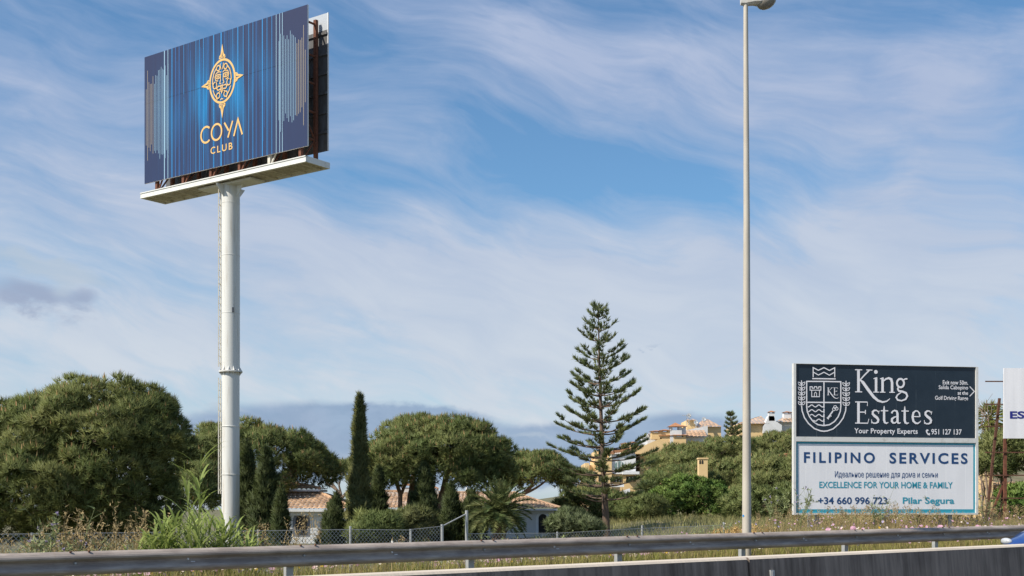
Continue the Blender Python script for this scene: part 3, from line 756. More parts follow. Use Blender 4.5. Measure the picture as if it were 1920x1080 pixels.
    for py_ in (382, 480, 588, 800, 890):
        z_ = CZ + (HY - py_) * y / F; mb = MB(); mb.lathe((x, y, z_), [(.39, -.022), (.422, -.010), (.4225, .010), (.39, .022)], 36); mb.build('weld_seam', M['pole_white'], col)
    p_ = np.array([x + .19, y - .385, CZ + (HY - 583) * y / F]); mb = MB(); mb.box(p_, (.04, .02, 0), (.008, -.016, 0), (0, 0, .11)); mb.build('plate', M['shutter'], col)
    zs = [(CZ + (HY - 926) * y / F, zf - .3), (zf + .2, ztop)]
    for a_, b_ in zs:
        mb = MB()
        for dy in (-.2, .2): mb.bar((lx, y - .05 + dy, a_), (lx, y - .05 + dy, b_), .04, .04)
        for z in np.arange(a_ + .2, b_, .3): mb.bar((lx, y - .23, z), (lx, y + .13, z), .022)
        for z in np.arange(a_ + .15, b_, 1.8): mb.bar((lx - .02, y - .05, z), (x - .38, y - .05, z), .03)
        mb.build('ladder', M['grating'], col)
build_billboard()

# ------------------------------------------------------------------ serif strokes for the king sign
def serif_glyphs():
    G = {}
    def stem(x, y0=0, y1=1, w=.125): return [[(x, y0, w), (x, y1, w)]]
    def ser(x0, x1, y, w=.042): return [[(x0, y, w), (x1, y, w)]]
    G['K'] = stem(.16) + ser(0, .33, .021) + ser(0, .33, .979) + [[(.20, .50, .05), (.42, .74, .06), (.66, .97, .065)]] + ser(.52, .80, .979) + [[(.25, .53, .06), (.36, .44, .125), (.62, .10, .135), (.86, -.19, .125), (1.06, -.35, .10), (1.28, -.41, .075), (1.47, -.37, .055), (1.62, -.25, .025)]]
    G['i'] = stem(.97, 0, .64, .115) + ser(.84, 1.10, .02, .04) + [[(.85, .60, .03), (.93, .62, .06), (1.02, .66, .03)]] + ['dot', .96, .90, .085]
    G['n'] = stem(1.27, 0, .64, .115) + ser(1.14, 1.40, .02, .04) + [[(1.15, .60, .03), (1.23, .62, .06), (1.31, .66, .03)]] + [[(1.31, .50, .04), (1.42, .60, .07), (1.55, .64, .09), (1.67, .59, .11), (1.71, .45, .115), (1.71, 0, .115)]] + ser(1.58, 1.84, .02, .04)
    G['g'] = [['c', ell_pts(2.10, .43, .165, .185, 22), .085]] + [[(2.23, .56, .05), (2.33, .62, .06), (2.42, .62, .07)]] + [[(2.01, .27, .06), (1.97, .17, .07), (2.02, .09, .08), (2.2, .06, .09), (2.36, 0, .09), (2.42, -.13, .08), (2.34, -.27, .07), (2.15, -.34, .06), (1.97, -.31, .07), (1.90, -.2, .07), (1.96, -.09, .06), (2.06, -.02, .05), (2.14, .03, .04)]]
    G['E'] = stem(.16) + ser(0, .62, .024, .048) + ser(0, .58, .976, .048) + [[(.2, .52, .05), (.48, .52, .05)], [(.49, .43, .045), (.49, .62, .045)], [(.595, .98, .02), (.58, .80, .035)], [(.60, .02, .03), (.655, .22, .03)]]
    def s_(x): return [[(x + .41, .62, .035), (x + .38, .47, .03)], [(x + .37, .56, .05), (x + .28, .63, .055), (x + .17, .63, .075), (x + .09, .56, .095), (x + .09, .46, .105), (x + .18, .37, .125), (x + .30, .29, .125), (x + .37, .19, .105), (x + .35, .09, .095), (x + .25, .03, .065), (x + .12, .03, .055), (x + .04, .10, .045)], [(x + .04, .02, .035), (x + .03, .2, .03)]]
    def t_(x): return [[(x + .17, .84, .03), (x + .165, .62, .105), (x + .165, .18, .115), (x + .20, .07, .10), (x + .28, .03, .07), (x + .38, .07, .035)], [(x, .615, .05), (x + .37, .615, .05)]]
    def a_(x): return [[(x + .05, .50, .09), (x + .10, .59, .07), (x + .20, .64, .065), (x + .31, .60, .09), (x + .345, .48, .115), (x + .345, .12, .115), (x + .38, .05, .08), (x + .46, .04, .05), (x + .50, .08, .03)], [(x + .33, .36, .04), (x + .18, .32, .07), (x + .07, .24, .10), (x + .06, .13, .105), (x + .13, .05, .08), (x + .22, .05, .06), (x + .33, .14, .045)]]
    def e_(x): return [[(x + .08, .36, .045), (x + .44, .36, .045)], [(x + .44, .36, .07), (x + .41, .53, .07), (x + .32, .62, .055), (x + .22, .63, .06), (x + .11, .54, .095), (x + .07, .34, .115), (x + .11, .15, .105), (x + .22, .05, .085), (x + .33, .04, .07), (x + .44, .11, .04), (x + .48, .17, .025)]]
    G['states'] = s_(.78) + t_(1.27) + a_(1.76) + t_(2.30) + e_(2.79) + s_(3.42)
    return G

def build_sign():
    P0 = U(1487, 966, 42.0); P1 = U(1833, 964.5, 43.06); zb = (P0[2] + P1[2]) / 2; P0[2] = P1[2] = zb
    W = np.linalg.norm(P1 - P0); e = (P1 - P0) / W; k = np.array([0, 0, 1.]); n = np.array([e[1], -e[0], 0]); fr = Frame(P0, e, k, n)
    H = 4.97; mid = fr.at(W / 2, 0); gz = float(ground(mid[0], mid[1]))
    root = thing('advertising_sign', (mid[0], mid[1], gz), 'large double sign in a white frame, dark navy property advert above white home services advert', 'sign')
    def bx(mb, s0, s1, z0, z1, o0, o1, mi=0): mb.box(fr.at((s0 + s1) / 2, (z0 + z1) / 2, (o0 + o1) / 2), e * (s1 - s0) / 2, k * (z1 - z0) / 2, n * (o1 - o0) / 2, mi)
    q = lambda px, py: fr.px(px, py)
    fw = .085; zm0 = q(1660, 828.5)[1]; zm1 = q(1660, 821.5)[1]; ztop = q(1660, 685.5)[1] + .0
    mb = MB()
    bx(mb, 0, fw, 0, H, -.10, .05); bx(mb, W - fw, W, 0, H, -.10, .05)
    bx(mb, fw + .001, W - fw - .001, ztop, H - .003, -.10, .05); bx(mb, fw + .001, W - fw - .001, .003, .06, -.10, .05)
    bx(mb, fw + .001, W - fw - .001, zm0 - .01, zm1 + .02, -.09, .052)
    mb.build('frame', M['sign_frame'], root)
    mb = MB(); bx(mb, fw, W - fw, zm1 + .021, ztop - .001, -.05, 0); up = mb.build('panel', M['navy'], root); up['label'] = 'dark navy upper panel with crest and white lettering'
    mb = MB(); s0, s1, z0, z1 = fw, W - fw, .061, zm0 - .011
    mb.add([fr.at(s0, z0), fr.at(s1, z0), fr.at(s1, z1), fr.at(s0, z1)], [(0, 1, 2, 3)], 0); uv = [(0, 0), (1, 0), (1, 1), (0, 1)]
    bx(mb, s0, s1, z0, z1, -.05, -.002); uv += [(0, 0)] * 8
    lo = mb.build('panel', M['poster_white'], root, uv=uv); lo['label'] = 'white lower panel with turquoise border'
    mb = MB(); bw = .062; o = .004; g_ = .012
    for a in ((s0 + g_, s1 - g_, z1 - g_ - bw, z1 - g_), (s0 + g_, s1 - g_, z0, z0 + bw + .06), (s0 + g_, s0 + g_ + bw, z0 + bw + .061, z1 - g_ - bw - .001), (s1 - g_ - bw, s1 - g_, z0 + bw + .061, z1 - g_ - bw - .001)):
        mb.add([fr.at(a[0], a[2], o), fr.at(a[1], a[2], o), fr.at(a[1], a[3], o), fr.at(a[0], a[3], o)], [(0, 1, 2, 3)])
    mb.build('border', M['ink_teal'], lo)
    mb = MB()
    # posts and stays behind the board
    for s in (.9, W / 2, W - .9):
        mb = MB(); a = fr.at(s, H - .3, -.17); b = fr.at(s, 0, -.17); b[2] = gz - .4; mb.bar(a, b, .12); mb.build('leg', M['galv'], root)
        mb = MB(); a = fr.at(s, H * .7, -.24); b = fr.at(s, 0, -1.0); b[2] = gz - .4; mb.bar(a, b, .08); mb.build('stay', M['galv'], root)
    # lettering
    def box(x0, x1, y0, y1):
        a = q(x0, y1); b = q(x1, y0); return (a[0], a[1], b[0], b[1])
    T_ = text_part; wh = M['ink_white']
    T_('Your Property Experts', fr, box(1601.7, 1720.5, 804, 815.3), wh, up, .006, .018, 1.06)
    T_('951 127 137', fr, box(1746, 1803, 805, 814.6), wh, up, .006, .014)
    T_('Exit now 50m.', fr, box(1767.5, 1815, 713.6, 720.8), wh, up, .006, .014)
    T_('Salida Cabopino', fr, box(1760, 1815, 723.2, 731.8), wh, up, .006, .014)
    T_('at the', fr, box(1795.4, 1815, 733.6, 740.2), wh, up, .006, .014)
    T_('Golf Driving Range', fr, box(1753, 1815, 743, 751.8), wh, up, .006, .014)
    T_('FILIPINO', fr, box(1507.2, 1640.2, 848.4, 867.8), M['ink_blue'], lo, .006, .026, 1.35)
    T_('SERVICES', fr, box(1667.5, 1814, 849.6, 869.2), M['ink_blue'], lo, .006, .026, 1.3)
    T_('Идеальное решение для дома и семьи', fr, box(1565.3, 1758, 884, 898), M['ink_blue_thin'], lo, .006, .0)
    T_('EXCELLENCE FOR YOUR HOME & FAMILY', fr, box(1536, 1786, 903.8, 915), M['ink_teal'], lo, .006, .016)
    T_('+34 660 996 723', fr, box(1533.6, 1663.4, 932, 945.5), M['ink_blue'], lo, .006, .022)
    T_('Pilar Segura', fr, box(1692.5, 1789, 932.4, 948.3), M['ink_teal'], lo, .006, .022)
    G = serif_glyphs()
    def serif(strokes, px0, pyb, cap, mb, st):
        o0 = q(px0, pyb); sc = cap * 42.5 / F
        def tr(p): return (o0[0] + p[0] * sc, o0[1] + p[1] * sc) + ((p[2] * sc,) if len(p) > 2 else ())
        i = 0
        while i < len(strokes):
            st[0] += .0006; s = strokes[i]
            if s == 'dot':
                poly(mb, fr, [tr(p) for p in ell_pts(strokes[i + 1], strokes[i + 2], strokes[i + 3], strokes[i + 3], 14)], st[0]); i += 4; continue
            if s[0] == 'c': ribbon(mb, fr, [tr(p) for p in s[1]], st[0], True, 0, s[2] * sc)
            else: ribbon(mb, fr, [tr(p) for p in s], st[0])
            i += 1
    mb = MB(); st = [.006]
    for ch in 'King': serif(G[ch], 1603, 735.5, 43, mb, st)
    mb.build('lettering', wh, up)
    mb = MB(); st = [.006]
    serif(G['E'], 1603.2, 794.2, 41.5, mb, st); serif(G['states'], 1603.2, 794.2, 40, mb, st); mb.build('lettering', wh, up)
    # arrow, handset
    mb = MB(); ribbon(mb, fr, [q(1818, 724.7), q(1826.7, 734), q(1818, 743)], .006, False, 0, .030); mb.build('arrow', wh, up)
    mb = MB(); ribbon(mb, fr, [(*q(1739.0, 806), .055), (*q(1737.0, 808), .05), (*q(1737.6, 811), .04), (*q(1740, 814), .045), (*q(1743.4, 815), .055)], .006)
    ribbon(mb, fr, [q(1738.2, 806.3), q(1740.3, 807.6)], .0068, False, 0, .05); ribbon(mb, fr, [q(1741.4, 812.8), q(1743.2, 813.8)], .0076, False, 0, .05); mb.build('handset_symbol', wh, up)
    # crest, drawn on the enlarged grid of the photo
    mb = MB(); st = [.006]; zz = lambda X, Y: q(1485 + X / 7.2, 680 + Y / 7.2)
    def rb(pts, w=.040, closed=False):
        st[0] += .0006; ribbon(mb, fr, [zz(*p[:2]) for p in pts], st[0], closed, 0, w)
    bez = [(197, 590), (205, 660), (235, 730), (285, 795), (350, 838), (428, 850), (505, 838), (572, 795), (622, 730), (650, 660), (658, 590)]
    rb([(428, 253), (197, 253)] + bez + [(658, 258), (428, 253)])
    rb([(430, 262), (430, 842)]); rb([(205, 535), (650, 539)])
    rb([(127, 240), (127, 575)], .03); rb([(728, 245), (728, 580)], .03)
    rb([(127, 575), (135, 650), (165, 740), (220, 820), (300, 890), (380, 920), (430, 926), (480, 920), (555, 893), (635, 822), (690, 745), (722, 650), (728, 580)])
    for cx in (127, 728):
        for i in range(5):
            y = 265 + 66 * i + (8 if cx > 400 else 0)
            for s in (1, -1):
                rb([(cx + 4 * s, y + 40), (cx + 14 * s, y + 8), (cx + 46 * s, y - 3), (cx + 44 * s, y + 18), (cx + 30 * s, y + 38)], .022, True)
    rb([(282, 196), (282, 68), (352, 104), (428, 68), (500, 106), (573, 70), (573, 198)], .034); rb([(288, 130), (352, 168), (428, 130), (500, 170), (567, 132)], .03); rb([(270, 216), (586, 220)], .038)
    rb([(240, 325), (240, 372), (386, 372), (386, 325), (358, 325), (358, 345), (330, 345), (330, 325), (298, 325), (298, 345), (268, 345), (268, 325)], .026, True)
    rb([(262, 376), (262, 460), (366, 460), (366, 376)], .026); rb([(298, 458), (298, 415), (312, 398), (328, 415), (328, 458)], .022)
    for i in range(4):
        y = 585 + 64 * i; x0 = (207, 212, 240, 285)[i]
        rb([(x, y + 14 * math.sin((x - 262) / 96 * 2 * math.pi - 1.6)) for x in np.arange(x0, 424, 9)], .03)
    rb([(548, 652), (482, 742)], .045); rb([(482, 742), (510, 730)], .03); rb([(500, 715), (528, 722)], .035); rb([(466, 742), (492, 762)], .04)
    for dx, dy in ((-16, 10), (0, -18), (20, 4)): rb([(577 + dx + 20 * math.cos(a), 618 + dy + 20 * math.sin(a)) for a in np.linspace(0, 6.28, 12, endpoint=False)], .022, True)
    serif(G['K'], 1485 + 468 / 7.2, 680 + 440 / 7.2, 14.2, mb, st); serif(G['E'], 1485 + 552 / 7.2, 680 + 440 / 7.2, 14.2, mb, st)
    mb.build('crest', wh, up)
build_sign()

def build_es_sign():
    Z = 50.; P0 = U(1882.5, 822, Z); e = unit((1, .012, 0)); k = np.array([0, 0, 1.]); n = np.array([e[1], -e[0], 0]); fr = Frame(P0, e, k, n)
    W = 5.6; H = 132 * Z / F; mid = fr.at(W / 2, 0); gz = float(ground(mid[0], mid[1]))
    root = thing('advertising_sign', (mid[0], mid[1], gz), 'plain white sign on rusty steel framework, cut off by the right edge of the photo', 'sign')
    mb = MB(); mb.box(fr.at(W / 2, H / 2, -.04), e * W / 2, k * H / 2, n * .04); pn = mb.build('panel', M['poster_es'], root)
    a = fr.px(1893.5, 785); b = fr.px(1921, 771); text_part('ES', fr, (a[0], a[1], b[0], b[1]), M['ink_navy'], pn, .008, .03)
    # horizontal steel bars sticking out to the left
    for py in (714.5, 757.5, 799, 848, 891, 934):
        z = (822 - py) * Z / F; mb = MB(); mb.bar(fr.at(-.68, z, -.14), fr.at(W, z, -.14), .045); mb.build('crossbar', M['rust_dark'], root)
    def rod(x0, y0, x1, y1, w, m='rust', off=-.22, name='post'):
        a = fr.px(x0, y0); b = fr.px(x1, y1); mb = MB(); mb.bar(fr.at(*a, off), fr.at(*b, off), w); mb.build(name, M[m], root)
    rod(1888.5, 700, 1888.5, 975, .11); rod(1998, 700, 1998, 975, .11, off=-.22); rod(1882, 745, 1857, 975, .09, 'rust_dark', -.42)
    rod(1895, 888, 1861, 975, .08, 'rust', -.34, 'brace'); rod(1889, 915, 1881, 975, .07, 'rust_dark', -.42, 'brace')
build_es_sign()

# ------------------------------------------------------------------ chain-link fence
def build_fence():
    d = 26.0
    root = thing('chain_link_fence', road(10, d, -.8), 'low galvanised chain link fence in front of the villa gardens', 'fence')
    tops = {}
    def wire(px0, y0, px1, y1, drop):
        ta, tb = t_at(px0, d), t_at(px1, d); Za, Zb = road(ta, d)[1], road(tb, d)[1]
        za = CZ + (HY - y0) * Za / F; zb = CZ + (HY - y1) * Zb / F
        mb = MB(); pitch = .10; r = .0042
        L = tb - ta; H = drop
        def P(s, h): s = min(max(s, 0), L); p = DIR * (ta + s) + NRM * d; p[2] = za + (zb - za) * s / L - H + h; return p
        ss = np.arange(-H, L + H, pitch)
        for s in ss:
            for sg in (1, -1):
                s0, s1 = (s, s + H) if sg > 0 else (s + H, s); h0, h1 = 0, H
                lo_, hi_ = min(s0, s1), max(s0, s1)
                if hi_ <= 0 or lo_ >= L: continue
                def clip(sv):   # clip to panel ends
                    return (sv - s0) / (s1 - s0) * H
                pts = sorted([min(max(s0, 0), L), min(max(s1, 0), L)])
                a, b = P(pts[0], clip(pts[0])), P(pts[1], clip(pts[1]))
                a = a + NRM * (.004 * sg); b = b + NRM * (.004 * sg)
                tg = unit(b - a); w1 = unit(np.cross(tg, NRM)) * r; w2 = NRM * r
                mb.add([a - w1, a + w1, a + w2, b - w1, b + w1, b + w2], [(0, 1, 4, 3), (1, 2, 5, 4), (2, 0, 3, 5)])
        mb.tube([P(0, H - .01), P(L, H - .01)], .006, 5)
        mb.build('wire_netting', M['galv'], root)
    wire(-60, 1001.5, 237, 998, 1.1); wire(238, 998, 484, 994.5, 1.1); wire(486, 994.5, 655, 992, 1.1); wire(656, 992, 770, 993, 1.1); wire(771, 992, 828, 986, 1.1); wire(876, 1000, 1045, 999, 1.0); wire(1046, 999, 1204, 990, 1.0); wire(1205, 990, 1357, 984, .9)
    def post(px, y, r, base=-.9):
        t = t_at(px, d + .05); p = road(t, d + .05); zt = CZ + (HY - y) * p[1] / F
        p[2] = base; q = p.copy(); q[2] = zt; mb = MB(); mb.tube([p, q], r, 10); mb.build('post', M['galv'], root)
        return q
    for px, y, r in ((60, 999, .025), (237, 1001, .025), (350, 996, .025), (484, 993, .025), (657, 986.5, .028), (770, 992, .03), (1045, 997, .025), (1204, 985, .028), (1357, 979, .028)): post(px, y, r)
    a = post(829, 983, .038); b = post(875, 957, .040)
    mb = MB(); mb.tube([a - np.array([0, 0, .05]), b - np.array([0, 0, .08])], .016, 8); mb.build('brace', M['galv'], root)
build_fence()

# ------------------------------------------------------------------ houses
def roof_face(mb, uv, a, b, c, d, pitch=.26, row=.42, amp=.045, step=.025):
    """tiled slope: a,b the eave ends, c,d the top ends (c above b, d above a); real barrel ridges and stepped courses"""
    a, b, c, d = (np.asarray(q, float) for q in (a, b, c, d))
    nr = unit(np.cross(b - a, d - a)); 
    if nr[2] < 0: nr = -nr
    L = np.linalg.norm(b - a); e = (b - a) / L
    up = (d - a) - np.dot(d - a, e) * e; Hh = np.linalg.norm(up); up = up / Hh
    nc = max(2, int(L / pitch)); nrw = max(2, int(Hh / row)); sub = 4
    for r in range(nrw):
        rows = []
        for kk, v in enumerate((r / nrw, (r + 1) / nrw)):
            l = a + (d - a) * v; rr_ = b + (c - b) * v
            s0 = np.dot(l - a, e); s1 = np.dot(rr_ - a, e)
            pts = []
            for i in range(nc * sub + 1):
                s = L * i / (nc * sub); s = min(max(s, s0), s1); ph = 2 * math.pi * (s / L * nc)
                pts.append((a + e * s + up * Hh * v + nr * (amp * abs(math.cos(ph / 2)) + (step if kk == 0 else 0)), s / L * nc))
            rows.append(pts)
        n = len(rows[0]); vs = [p for p, _ in rows[0]] + [p for p, _ in rows[1]]
        fs = []
        for i in range(n - 1):
            if np.linalg.norm(vs[i] - vs[i + 1]) < 1e-6 and np.linalg.norm(vs[n + i] - vs[n + i + 1]) < 1e-6: continue
            fs.append((i, i + 1, n + i + 1, n + i))
        mb.add(vs, fs, 0, False); uv += [(u + .5, r + .3) for _, u in rows[0]] + [(u + .5, r + .6) for _, u in rows[1]]
def hip_roof(name, eave, ridge, parent, under=True):
    """eave: 4 corner points front-left, front-right, back-right, back-left; ridge: 2 or 4 points"""
    mb = MB(); uv = []
    fl, fr_, br, bl = eave
    if len(ridge) == 2: r0, r1 = ridge; tops = (r0, r1, r1, r0)
    else: tops = ridge
    tfl, tfr, tbr, tbl = tops
    roof_face(mb, uv, fl, fr_, tfr, tfl); roof_face(mb, uv, fr_, br, tbr, tfr); roof_face(mb, uv, br, bl, tbl, tbr); roof_face(mb, uv, bl, fl, tfl, tbl)
    mb.tube([np.asarray(fl) + (0, 0, .05), np.asarray(tfl) + (0, 0, .06)], .085, 7); mb.tube([np.asarray(fr_) + (0, 0, .05), np.asarray(tfr) + (0, 0, .06)], .085, 7); mb.tube([np.asarray(tfl) + (0, 0, .06), np.asarray(tfr) + (0, 0, .06)], .09, 7)
    uv += [(random.random() * 50, 3)] * (len(mb.v) - len(uv))
    o = mb.build(name, M['roof_tile'], parent, uv=uv)
    if under:
        s = MB(); s.add([np.asarray(p) - (0, 0, .02) for p in eave] + [np.asarray(p) - (0, 0, .14) for p in eave], [(0, 1, 2, 3), (7, 6, 5, 4), (0, 4, 5, 1), (1, 5, 6, 2), (2, 6, 7, 3), (3, 7, 4, 0)]); s.build('eaves', M['render_white'], o)
    return o
def arch_window(parent, cx, y, z0, w, h, m_frame, m_glass):
    def arch(w_, z0_, h_): return [(-w_ / 2, z0_), (w_ / 2, z0_)] + [(w_ / 2 * math.cos(q), z0_ + h_ - w_ / 2 + w_ / 2 * math.sin(q)) for q in np.linspace(0, math.pi, 13)]
    mb = MB(); mb.prism([(cx + a, y - .015, b) for a, b in arch(w + .32, z0 - .12, h + .28)], (0, .03, 0)); win = mb.build('window', m_frame, parent)
    mb = MB(); mb.prism([(cx + a, y - .035, b) for a, b in arch(w, z0, h)], (0, .025, 0)); mb.build('pane', m_glass, win)
    mb = MB()
    for s in np.linspace(-w / 2, w / 2, 7)[1:-1]: mb.bar((cx + s, y - .06, z0 + .03), (cx + s, y - .06, z0 + h - .3), .025)
    mb.bar((cx - w / 2, y - .06, z0 + h * .4), (cx + w / 2, y - .06, z0 + h * .4), .03); mb.build('grille', M['dark'], win)
def chimney(parent, px, y0, y1, Z, w, mat_, name='chimney'):
    a = U(px, y1, Z); b = U(px, y0, Z); mb = MB(); h = b[2] - a[2]
    mb.abox((a[0] - w / 2, Z - w / 2, a[2] - .4), (a[0] + w / 2, Z + w / 2, a[2] + h * .62), 0)
    for sx in (-1, 1):
        for sy in (-1, 1): mb.abox((a[0] + sx * w * .38 - w * .1, Z + sy * w * .38 - w * .1, a[2] + h * .621), (a[0] + sx * w * .38 + w * .1, Z + sy * w * .38 + w * .1, a[2] + h * .80), 0)
    c = mb.build(name, mat_, parent)
    mb = MB(); p = np.array([a[0], Z, a[2] + h * .80]); q = w * .66
    mb.add([p + (-q, -q, 0), p + (q, -q, 0), p + (q, q, 0), p + (-q, q, 0), p + (0, 0, h * .22)], [(0, 1, 4), (1, 2, 4), (2, 3, 4), (3, 0, 4), (3, 2, 1, 0)]); mb.build('chimney_cap', M['brick'], c)
def build_villas():
    # left villa
    Z = 70.; b = U(590, 1012, Z); gz = float(ground(b[0], Z))
    root = thing('villa', (b[0], Z, gz), 'white villa with two tier tiled roof and arched window behind the cypresses', 'house')
    x0, x1 = U(478, 0, Z)[0], U(664, 0, Z)[0]; ze = U(0, 958, Z)[2]
    mb = MB(); mb.abox((x0 + .45, Z + .45, gz - .3), (x1 - .45, Z + 9, ze)); mb.abox((x0 + .3, Z + .3, ze - .25), (x1 - .3, Z + .452, ze - .002)); mb.build('wall', M['render_white'], root)
    e = [(x0, Z, ze + .1), (x1, Z, ze + .1), (x1, Z + 9.4, ze + .1), (x0, Z + 9.4, ze + .1)]
    t = [U(500, 924, Z + 3.5), U(598, 924, Z + 3.5)]; t4 = [t[0], t[1], np.array([t[1][0], Z + 6, t[1][2]]), np.array([t[0][0], Z + 6, t[0][2]])]
    hip_roof('roof', e, t4, root)
    zz = t[0][2] + .22; e2 = [(t[0][0] - .25, Z + 3.2, zz), (t[1][0] + .1, Z + 3.2, zz), (t[1][0] + .1, Z + 6.2, zz), (t[0][0] - .25, Z + 6.2, zz)]
    r0 = U(508, 901, Z + 4.7); r1 = U(524, 902, Z + 4.7); hip_roof('roof', e2, [r0, r1], root)
    w = U(565, 1010, Z + .45); arch_window(root, w[0], Z + .45, w[2] + .25, .62, 1.05, M['shutter'], M['dark'])
    # right villa, long
    Z = 80.; b = U(870, 1000, Z); gz = float(ground(b[0], Z))
    root = thing('villa', (b[0], Z, gz), 'long white villa with low tiled roof behind the palm and umbrella pines', 'house')
    x0, x1 = U(672, 0, Z)[0], U(1051, 0, Z)[0]; ze = U(0, 956, Z)[2]
    mb = MB(); mb.abox((x0 + .6, Z + .6, gz - .3), (x1 - .58, Z + 9, ze)); mb.abox((x0 + .45, Z + .45, ze - .22), (x1 - .4, Z + .602, ze - .002)); mb.build('wall', M['render_white'], root)
    e = [(x0, Z, ze + .1), (x1, Z, ze + .1), (x1, Z + 9.4, ze + .1), (x0, Z + 9.4, ze + .1)]
    hip_roof('roof', e, [U(705, 922, Z + 4.7), U(966, 927, Z + 4.7)], root)
    # projecting gable wing
    ex0, ex1 = U(895, 0, 77)[0], U(970, 0, 77)[0]
    w = U(1018, 1004, Z + .6); arch_window(root, w[0], Z + .6, w[2] + .1, .55, 1.25, M['edge_white'], M['dark'])
    for px in (738, 800, 930): w = U(px, 1000, Z + .6); arch_window(root, w[0], Z + .6, w[2] + .1, .7, 1.2, M['edge_white'], M['glass_dark'])
    chimney(root, 690, 903, 926, Z + 3.5, .75, M['render_white']); chimney(root, 763, 906, 928, Z + 4.7, .75, M['render_white']); chimney(root, 815, 912, 930, Z + 4, .5, M['render_white'])
    mb = MB(); p = U(875, 926, Z + 4.7); mb.tube([p, p + (0, 0, .55)], [.12, .02], 8); mb.build('finial', M['edge_white'], root)
build_villas()

def build_apartments():
    Z = 150.
    def pb(mb, x0, x1, y0, y1, z, dep, mi=0):
        a = U(x0, y1, z); b = U(x1, y0, z); mb.abox((a[0], z, a[2]), (b[0], z + dep, b[2]), mi)
    b = U(1150, 925, Z); root = thing('apartment_building', (b[0], Z, float(ground(b[0], Z))), 'stepped ochre and white apartment block with arched window on the hill, behind the star pine', 'building')
    oc, wh = M['ochre'], M['render_white']
    mb = MB(); pb(mb, 1097, 1105, 868, 950, Z - .4, 10); pb(mb, 1105.1, 1118, 872, 884, Z, 10); pb(mb, 1118.1, 1147, 858, 950, Z - 1.2, 12); pb(mb, 1147.1, 1200, 889, 950, Z - .6, 12); pb(mb, 1200.1, 1268, 850, 950, Z + 2, 12)
    mb.prism([U(1192, 851, Z + 1), U(1192, 842, Z + 1), U(1235, 823.5, Z + 1), U(1268, 838, Z + 1), U(1268, 851, Z + 1)], (0, 10, 0))
    pb(mb, 1116, 1150, 845, 857.8, Z + 3, 8); mb.build('wall', oc, root)
    mb = MB(); pb(mb, 1105.1, 1118, 884.2, 920, Z - .1, 10); pb(mb, 1147.1, 1192, 851, 888.8, Z - .9, 12); pb(mb, 1148, 1192, 845, 850.8, Z + 2, 8)
    pb(mb, 1168, 1199, 884, 889.2, Z - 2.2, 1.2); pb(mb, 1097, 1122, 914, 926, Z - 2.5, 2); pb(mb, 1140, 1170, 908, 913, Z - 3.5, 1)
    mb.prism([U(1166, 946, Z - 5), U(1166, 921, Z - 5), U(1181, 916, Z - 5), U(1186, 946, Z - 5)], (0, 3, 0)); mb.prism([U(1180, 946, Z - 6), U(1180, 930, Z - 6), U(1190, 925, Z - 6), U(1208, 931, Z - 6), U(1208, 946, Z - 6)], (0, 3, 0))
    w = mb.build('white_wall', wh, root)
    def arch(px0, px1, y0, y1, z, m1, m2, arched=True):
        a = U(px0, y1, z); b_ = U(px1, y0, z); hw = (b_[0] - a[0]) / 2; cx = (a[0] + b_[0]) / 2; h = b_[2] - a[2]
        pts = [(cx - hw, z, a[2]), (cx + hw, z, a[2])] + ([(cx + hw * math.cos(q), z, a[2] + h * math.sin(q)) for q in np.linspace(.15, math.pi - .15, 11)] if arched else [(cx + hw, z, b_[2]), (cx - hw, z, b_[2])])
        m_ = MB(); m_.prism([np.array([cx + (p[0] - cx) * 1.12, z - .05, a[2] - .1 + (p[2] - a[2]) * 1.14]) for p in pts], (0, .1, 0)); win = m_.build('window', m1, root)
        m_ = MB(); m_.prism([np.array(p) - (0, .09, 0) for p in pts], (0, .035, 0)); m_.build('pane', m2, win)
        m_ = MB()
        for s in (-.33, .33): m_.bar((cx + s * hw * 1.0, z - .12, a[2] + .05), (cx + s * hw, z - .12, a[2] + h * .85), .09)
        m_.build('mullion', wh, win)
    arch(1151.5, 1171.5, 864.5, 877.5, Z - .9, wh, M['glass_green']); arch(1121, 1131, 866, 882, Z - 1.2, oc, M['glass_green'])
    for x0, x1, y0, y1 in ((1122, 1138, 893, 903), (1150, 1166, 894, 904), (1174, 1192, 893, 903)): arch(x0, x1, y0, y1, Z - 1.2 if x0 < 1147 else Z - .6, oc, M['dark'], False)
    mb = MB(); pb(mb, 1110.2, 1112.5, 889, 893, Z - .2, .15); pb(mb, 1108, 1110, 902, 908, Z - .2, .15); mb.build('vent', M['dark'], root)
    # stepped terrace parapets climbing to the right and their tile edges
    for i, (x0, y0, x1, y1) in enumerate(((1121, 854, 1152, 848), (1150, 847, 1180, 843), (1172, 846, 1206, 836))):
        mb = MB(); a, c_ = U(x0, y0, Z - 1), U(x1, y1, Z - 1); mb.bar(a, c_, .5, .35); mb.build('tile_edge', M['brick'], root)
    chimney(root, 1172, 830, 842, Z + 1.5, 1.0, oc); chimney(root, 1187, 828, 842, Z + 3, 1.0, oc)
    # upper block
    Z2 = 165.; b = U(1270, 830, Z2); root2 = thing('apartment_building', (b[0], Z2, float(ground(b[0], Z2)) - 3), 'white and ochre hilltop house with tiled roofs, chimneys and rooftop dishes', 'building')
    root = root2
    mb = MB(); pb(mb, 1214, 1262, 814.5, 870, Z2, 9); pb(mb, 1262.2, 1326, 819, 870, Z2 + .4, 9)
    mb.prism([U(1262, 812, Z2 + 2.5), U(1327, 798, Z2 + 2.5), U(1327, 822, Z2 + 2.5), U(1262, 822, Z2 + 2.5)], (0, 3, 0)); mb.build('wall', wh, root)
